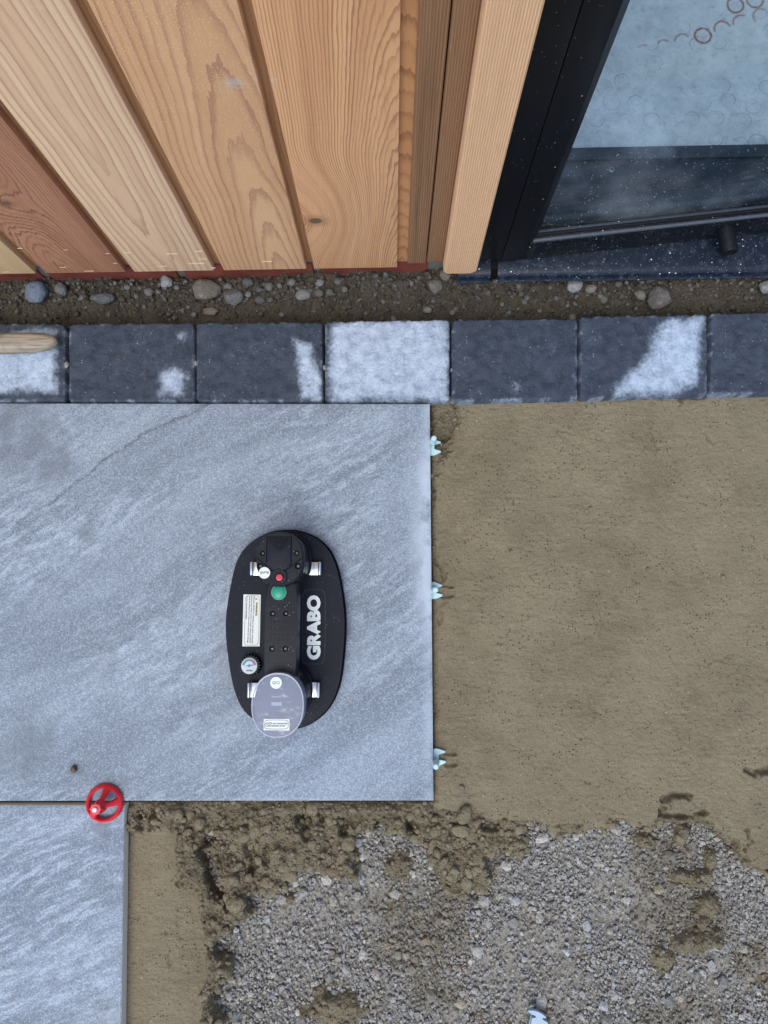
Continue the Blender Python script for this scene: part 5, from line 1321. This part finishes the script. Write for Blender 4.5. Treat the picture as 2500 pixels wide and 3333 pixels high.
for ang in (78, 8, 228):
    t = math.radians(ang); d = np.array([math.cos(t), math.sin(t)]); nrm = np.array([-d[1], d[0]]); bm = bmesh.new(); rws = []
    for f in np.linspace(0, 1, 7):
        rad = 0.005 + (RO * 0.90 - 0.005) * f; zz_ = HZ - 0.004 - (HZ - 0.011) * (f ** 0.85); w_ = 0.0040 + 0.0050 * f ** 3; th_ = 0.005
        c = d * rad
        rws.append([bm.verts.new((*(c - nrm * w_), zz_ - th_)), bm.verts.new((*(c - nrm * w_ * 0.7), zz_)), bm.verts.new((*(c - nrm * 0.0012), zz_ + 0.0014)), bm.verts.new((*(c + nrm * 0.0012), zz_ + 0.0014)), bm.verts.new((*(c + nrm * w_ * 0.7), zz_)), bm.verts.new((*(c + nrm * w_), zz_ - th_))])
    for A, B in zip(rws, rws[1:]):
        for i in range(6): bm.faces.new((A[i], A[(i + 1) % 6], B[(i + 1) % 6], B[i]))
    bm.faces.new(rws[0]); bm.faces.new(rws[-1][::-1]); bm_mesh('spoke', bm, M['redp'], cap, smooth=True, auto=45)
bm = bmesh.new(); lathe(bm, [(0.0100, HZ - 0.014), (0.0094, HZ - 0.006), (0.0085, HZ - 0.003), (0.0080, HZ + 0.004), (0.0070, HZ + 0.005), (0.0034, HZ + 0.005)], (0, 0, 0), 24); bm_mesh('hub', bm, M['redp'], cap, smooth=True)
for i in range(8):
    t = 2 * math.pi * i / 8; bm = bmesh.new(); lathe(bm, [(0.0012, HZ - 0.003), (0.0012, HZ + 0.0042), (0.0006, HZ + 0.0048)], (0.0080 * math.cos(t), 0.0080 * math.sin(t), 0), 8); bm_mesh('hub_rib', bm, M['redp'], cap, smooth=True)
bm = bmesh.new(); lathe(bm, [(0.0032, HZ - 0.01), (0.0032, HZ + 0.008), (0.0026, HZ + 0.0088), (0.0012, HZ + 0.009)], (0, 0, 0), 16); bm_mesh('pin', bm, M['white'], cap, smooth=True)

# =================================================================== LEVELLING CLIPS
def clip(base_px, prongs, post0, post1, label):
    zc_ = -0.0125
    b = W(*base_px, zc_); root = empty('levelling_clip', (b[0], b[1], zc_ - 0.002)); tag(root, label, 'levelling clip', 'levelling clips along the free edge of the slab')
    loc = np.array([b[0], b[1]])
    prism('forked_plate', [np.array(S(x, y, zc_)) - loc for x, y in prongs][::-1], -0.004, 0.002, M['clip'], root, bevel=0.0003, seg=1)
    p0 = W(*post0, zc_ + 0.002); p1 = W(*post1, 0.032)
    bm = bmesh.new(); n = 18; rows = []
    for f, r_ in ((0, 0.0058), (0.35, 0.0052), (0.36, 0.0048), (0.9, 0.0044), (0.97, 0.0040), (1.0, 0.0026)):
        c = p0 * (1 - f) + p1 * f; rows.append([bm.verts.new((c[0] - b[0] + r_ * math.cos(2 * math.pi * i / n), c[1] - b[1] + r_ * math.sin(2 * math.pi * i / n), c[2] - zc_ + 0.002)) for i in range(n)])
    for A, B in zip(rows, rows[1:]):
        for i in range(n): bm.faces.new((A[i], A[(i + 1) % n], B[(i + 1) % n], B[i]))
    bm.faces.new(rows[0][::-1]); bm.faces.new(rows[-1]); bm_mesh('post', bm, M['clip'], root, smooth=True)
def k1(x, y): return (1380 + x / 11.85, 1400 + y / 11.85)
def k2(x, y): return (1380 + x / 11.85, 1860 + y / 11.85)
def k3(x, y): return (1380 + x / 11.85, 2400 + y / 11.85)
clip(k1(320, 670), [k1(240, 370), k1(300, 380), k1(430, 370), k1(640, 440), k1(655, 490), k1(395, 560), k1(395, 740), k1(650, 795), k1(655, 850), k1(420, 960), k1(370, 970), k1(215, 970)], k1(330, 480), k1(392, 300), 'pale mint clip by the slab corner nearest the edging blocks')
clip(k2(380, 740), [k2(270, 405), k2(430, 408), k2(700, 520), k2(710, 570), k2(515, 630), k2(440, 640), k2(440, 825), k2(710, 880), k2(710, 955), k2(430, 1065), k2(270, 1060)], k2(370, 725), k2(455, 705), 'middle of three pale mint clips on the slab edge')
clip(k3(450, 800), [k3(365, 480), k3(430, 435), k3(540, 440), k3(820, 530), k3(828, 590), k3(560, 670), k3(565, 870), k3(840, 915), k3(838, 985), k3(560, 1110), k3(400, 1100), k3(360, 960)], k3(455, 960), k3(463, 1145), 'pale mint clip near the slab corner beside the gravel')

# loose clip lying on the gravel
def k4(x, y): return (1680 + x / 10.37, 3240 + y / 10.37)
zl = -0.026; lp0 = W(*k4(800, 900), zl); lc = empty('loose_clip', (lp0[0], lp0[1], zl - 0.008)); tag(lc, 'pale blue plastic clip lying loose on the gravel', 'levelling clip')
def lq(x, y): p = W(*k4(x, y), zl); return np.array([p[0] - lp0[0], p[1] - lp0[1]])
prism('cross_head', [lq(*p) for p in ((395, 520), (420, 495), (560, 488), (700, 530), (860, 610), (1000, 700), (1025, 750), (1000, 768), (870, 745), (700, 760), (640, 665), (540, 630), (440, 580))][::-1], 0.003, 0.009, M['clipgrey'], lc, bevel=0.0005, seg=1)
prism('stem', [lq(*p) for p in ((660, 640), (870, 700), (910, 860), (1080, 930), (1180, 1500), (420, 1500), (545, 780), (700, 780))][::-1], 0.000, 0.0065, M['clipgrey'], lc, bevel=0.0005, seg=1)
prism('side_wing', [lq(*p) for p in ((545, 780), (560, 690), (640, 670), (705, 775), (560, 775), (860, 930), (790, 1500), (380, 1500))][::-1], -0.004, 0.0005, M['clip'], lc)

# =================================================================== WOODEN HANDLE
h0 = W(-300, 1128, 0.017); h1 = W(186, 1112, 0.017)
ax = (h0 - h1); Lh = np.linalg.norm(ax); ax /= Lh; up = np.array([0, 0, 1.0]); sd_ = np.cross(up, ax)
tl = empty('tool_handle', (h1[0], h1[1], 0.001)); tag(tl, 'worn rounded wooden tool handle lying on the pale edging block', 'tool handle')
bm = bmesh.new(); rows = []
for d_, ry_, rz_ in ((0.0, .0015, .0015), (.0015, .0055, .005), (.005, .0088, .008), (.012, .0118, .0105), (.022, .0142, .0125), (.04, .0160, .0138), (.07, .0168, .0145), (.11, .0160, .0145), (.16, .0148, .014), (Lh, .014, .0135)):
    c = ax * d_ + up * 0.0148; rows.append([bm.verts.new(tuple(c + sd_ * ry_ * math.cos(2 * math.pi * i / 28) + up * rz_ * math.sin(2 * math.pi * i / 28))) for i in range(28)])
for A, B in zip(rows, rows[1:]):
    for i in range(28): bm.faces.new((A[i], A[(i + 1) % 28], B[(i + 1) % 28], B[i]))
bm.faces.new(rows[0][::-1]); bm.faces.new(rows[-1])
g = G('worn ash wood'); o_ = g.obj(); a_, b_, c_ = g.sep(o_)
rg = g.noise(g.comb(g.m('MULTIPLY', a_, 10), g.m('MULTIPLY', b_, 210), g.m('MULTIPLY', c_, 150)), 1.0, 4, 0.65, 0.6)
cc = g.mix(g.sm(rg, 0.3, 0.7), (0.19, 0.155, 0.115), (0.38, 0.325, 0.255)); cc = g.mix(g.m('MULTIPLY', g.sm(g.noise(o_, 30, 4, 0.6), 0.5, 0.7), 0.5), cc, (0.12, 0.105, 0.09))
g.bsdf(cc, 0.7, g.bump(rg, 0.0006), spec=0.3)
bm_mesh('shaft', bm, g.mat, tl, smooth=True, auto=80)
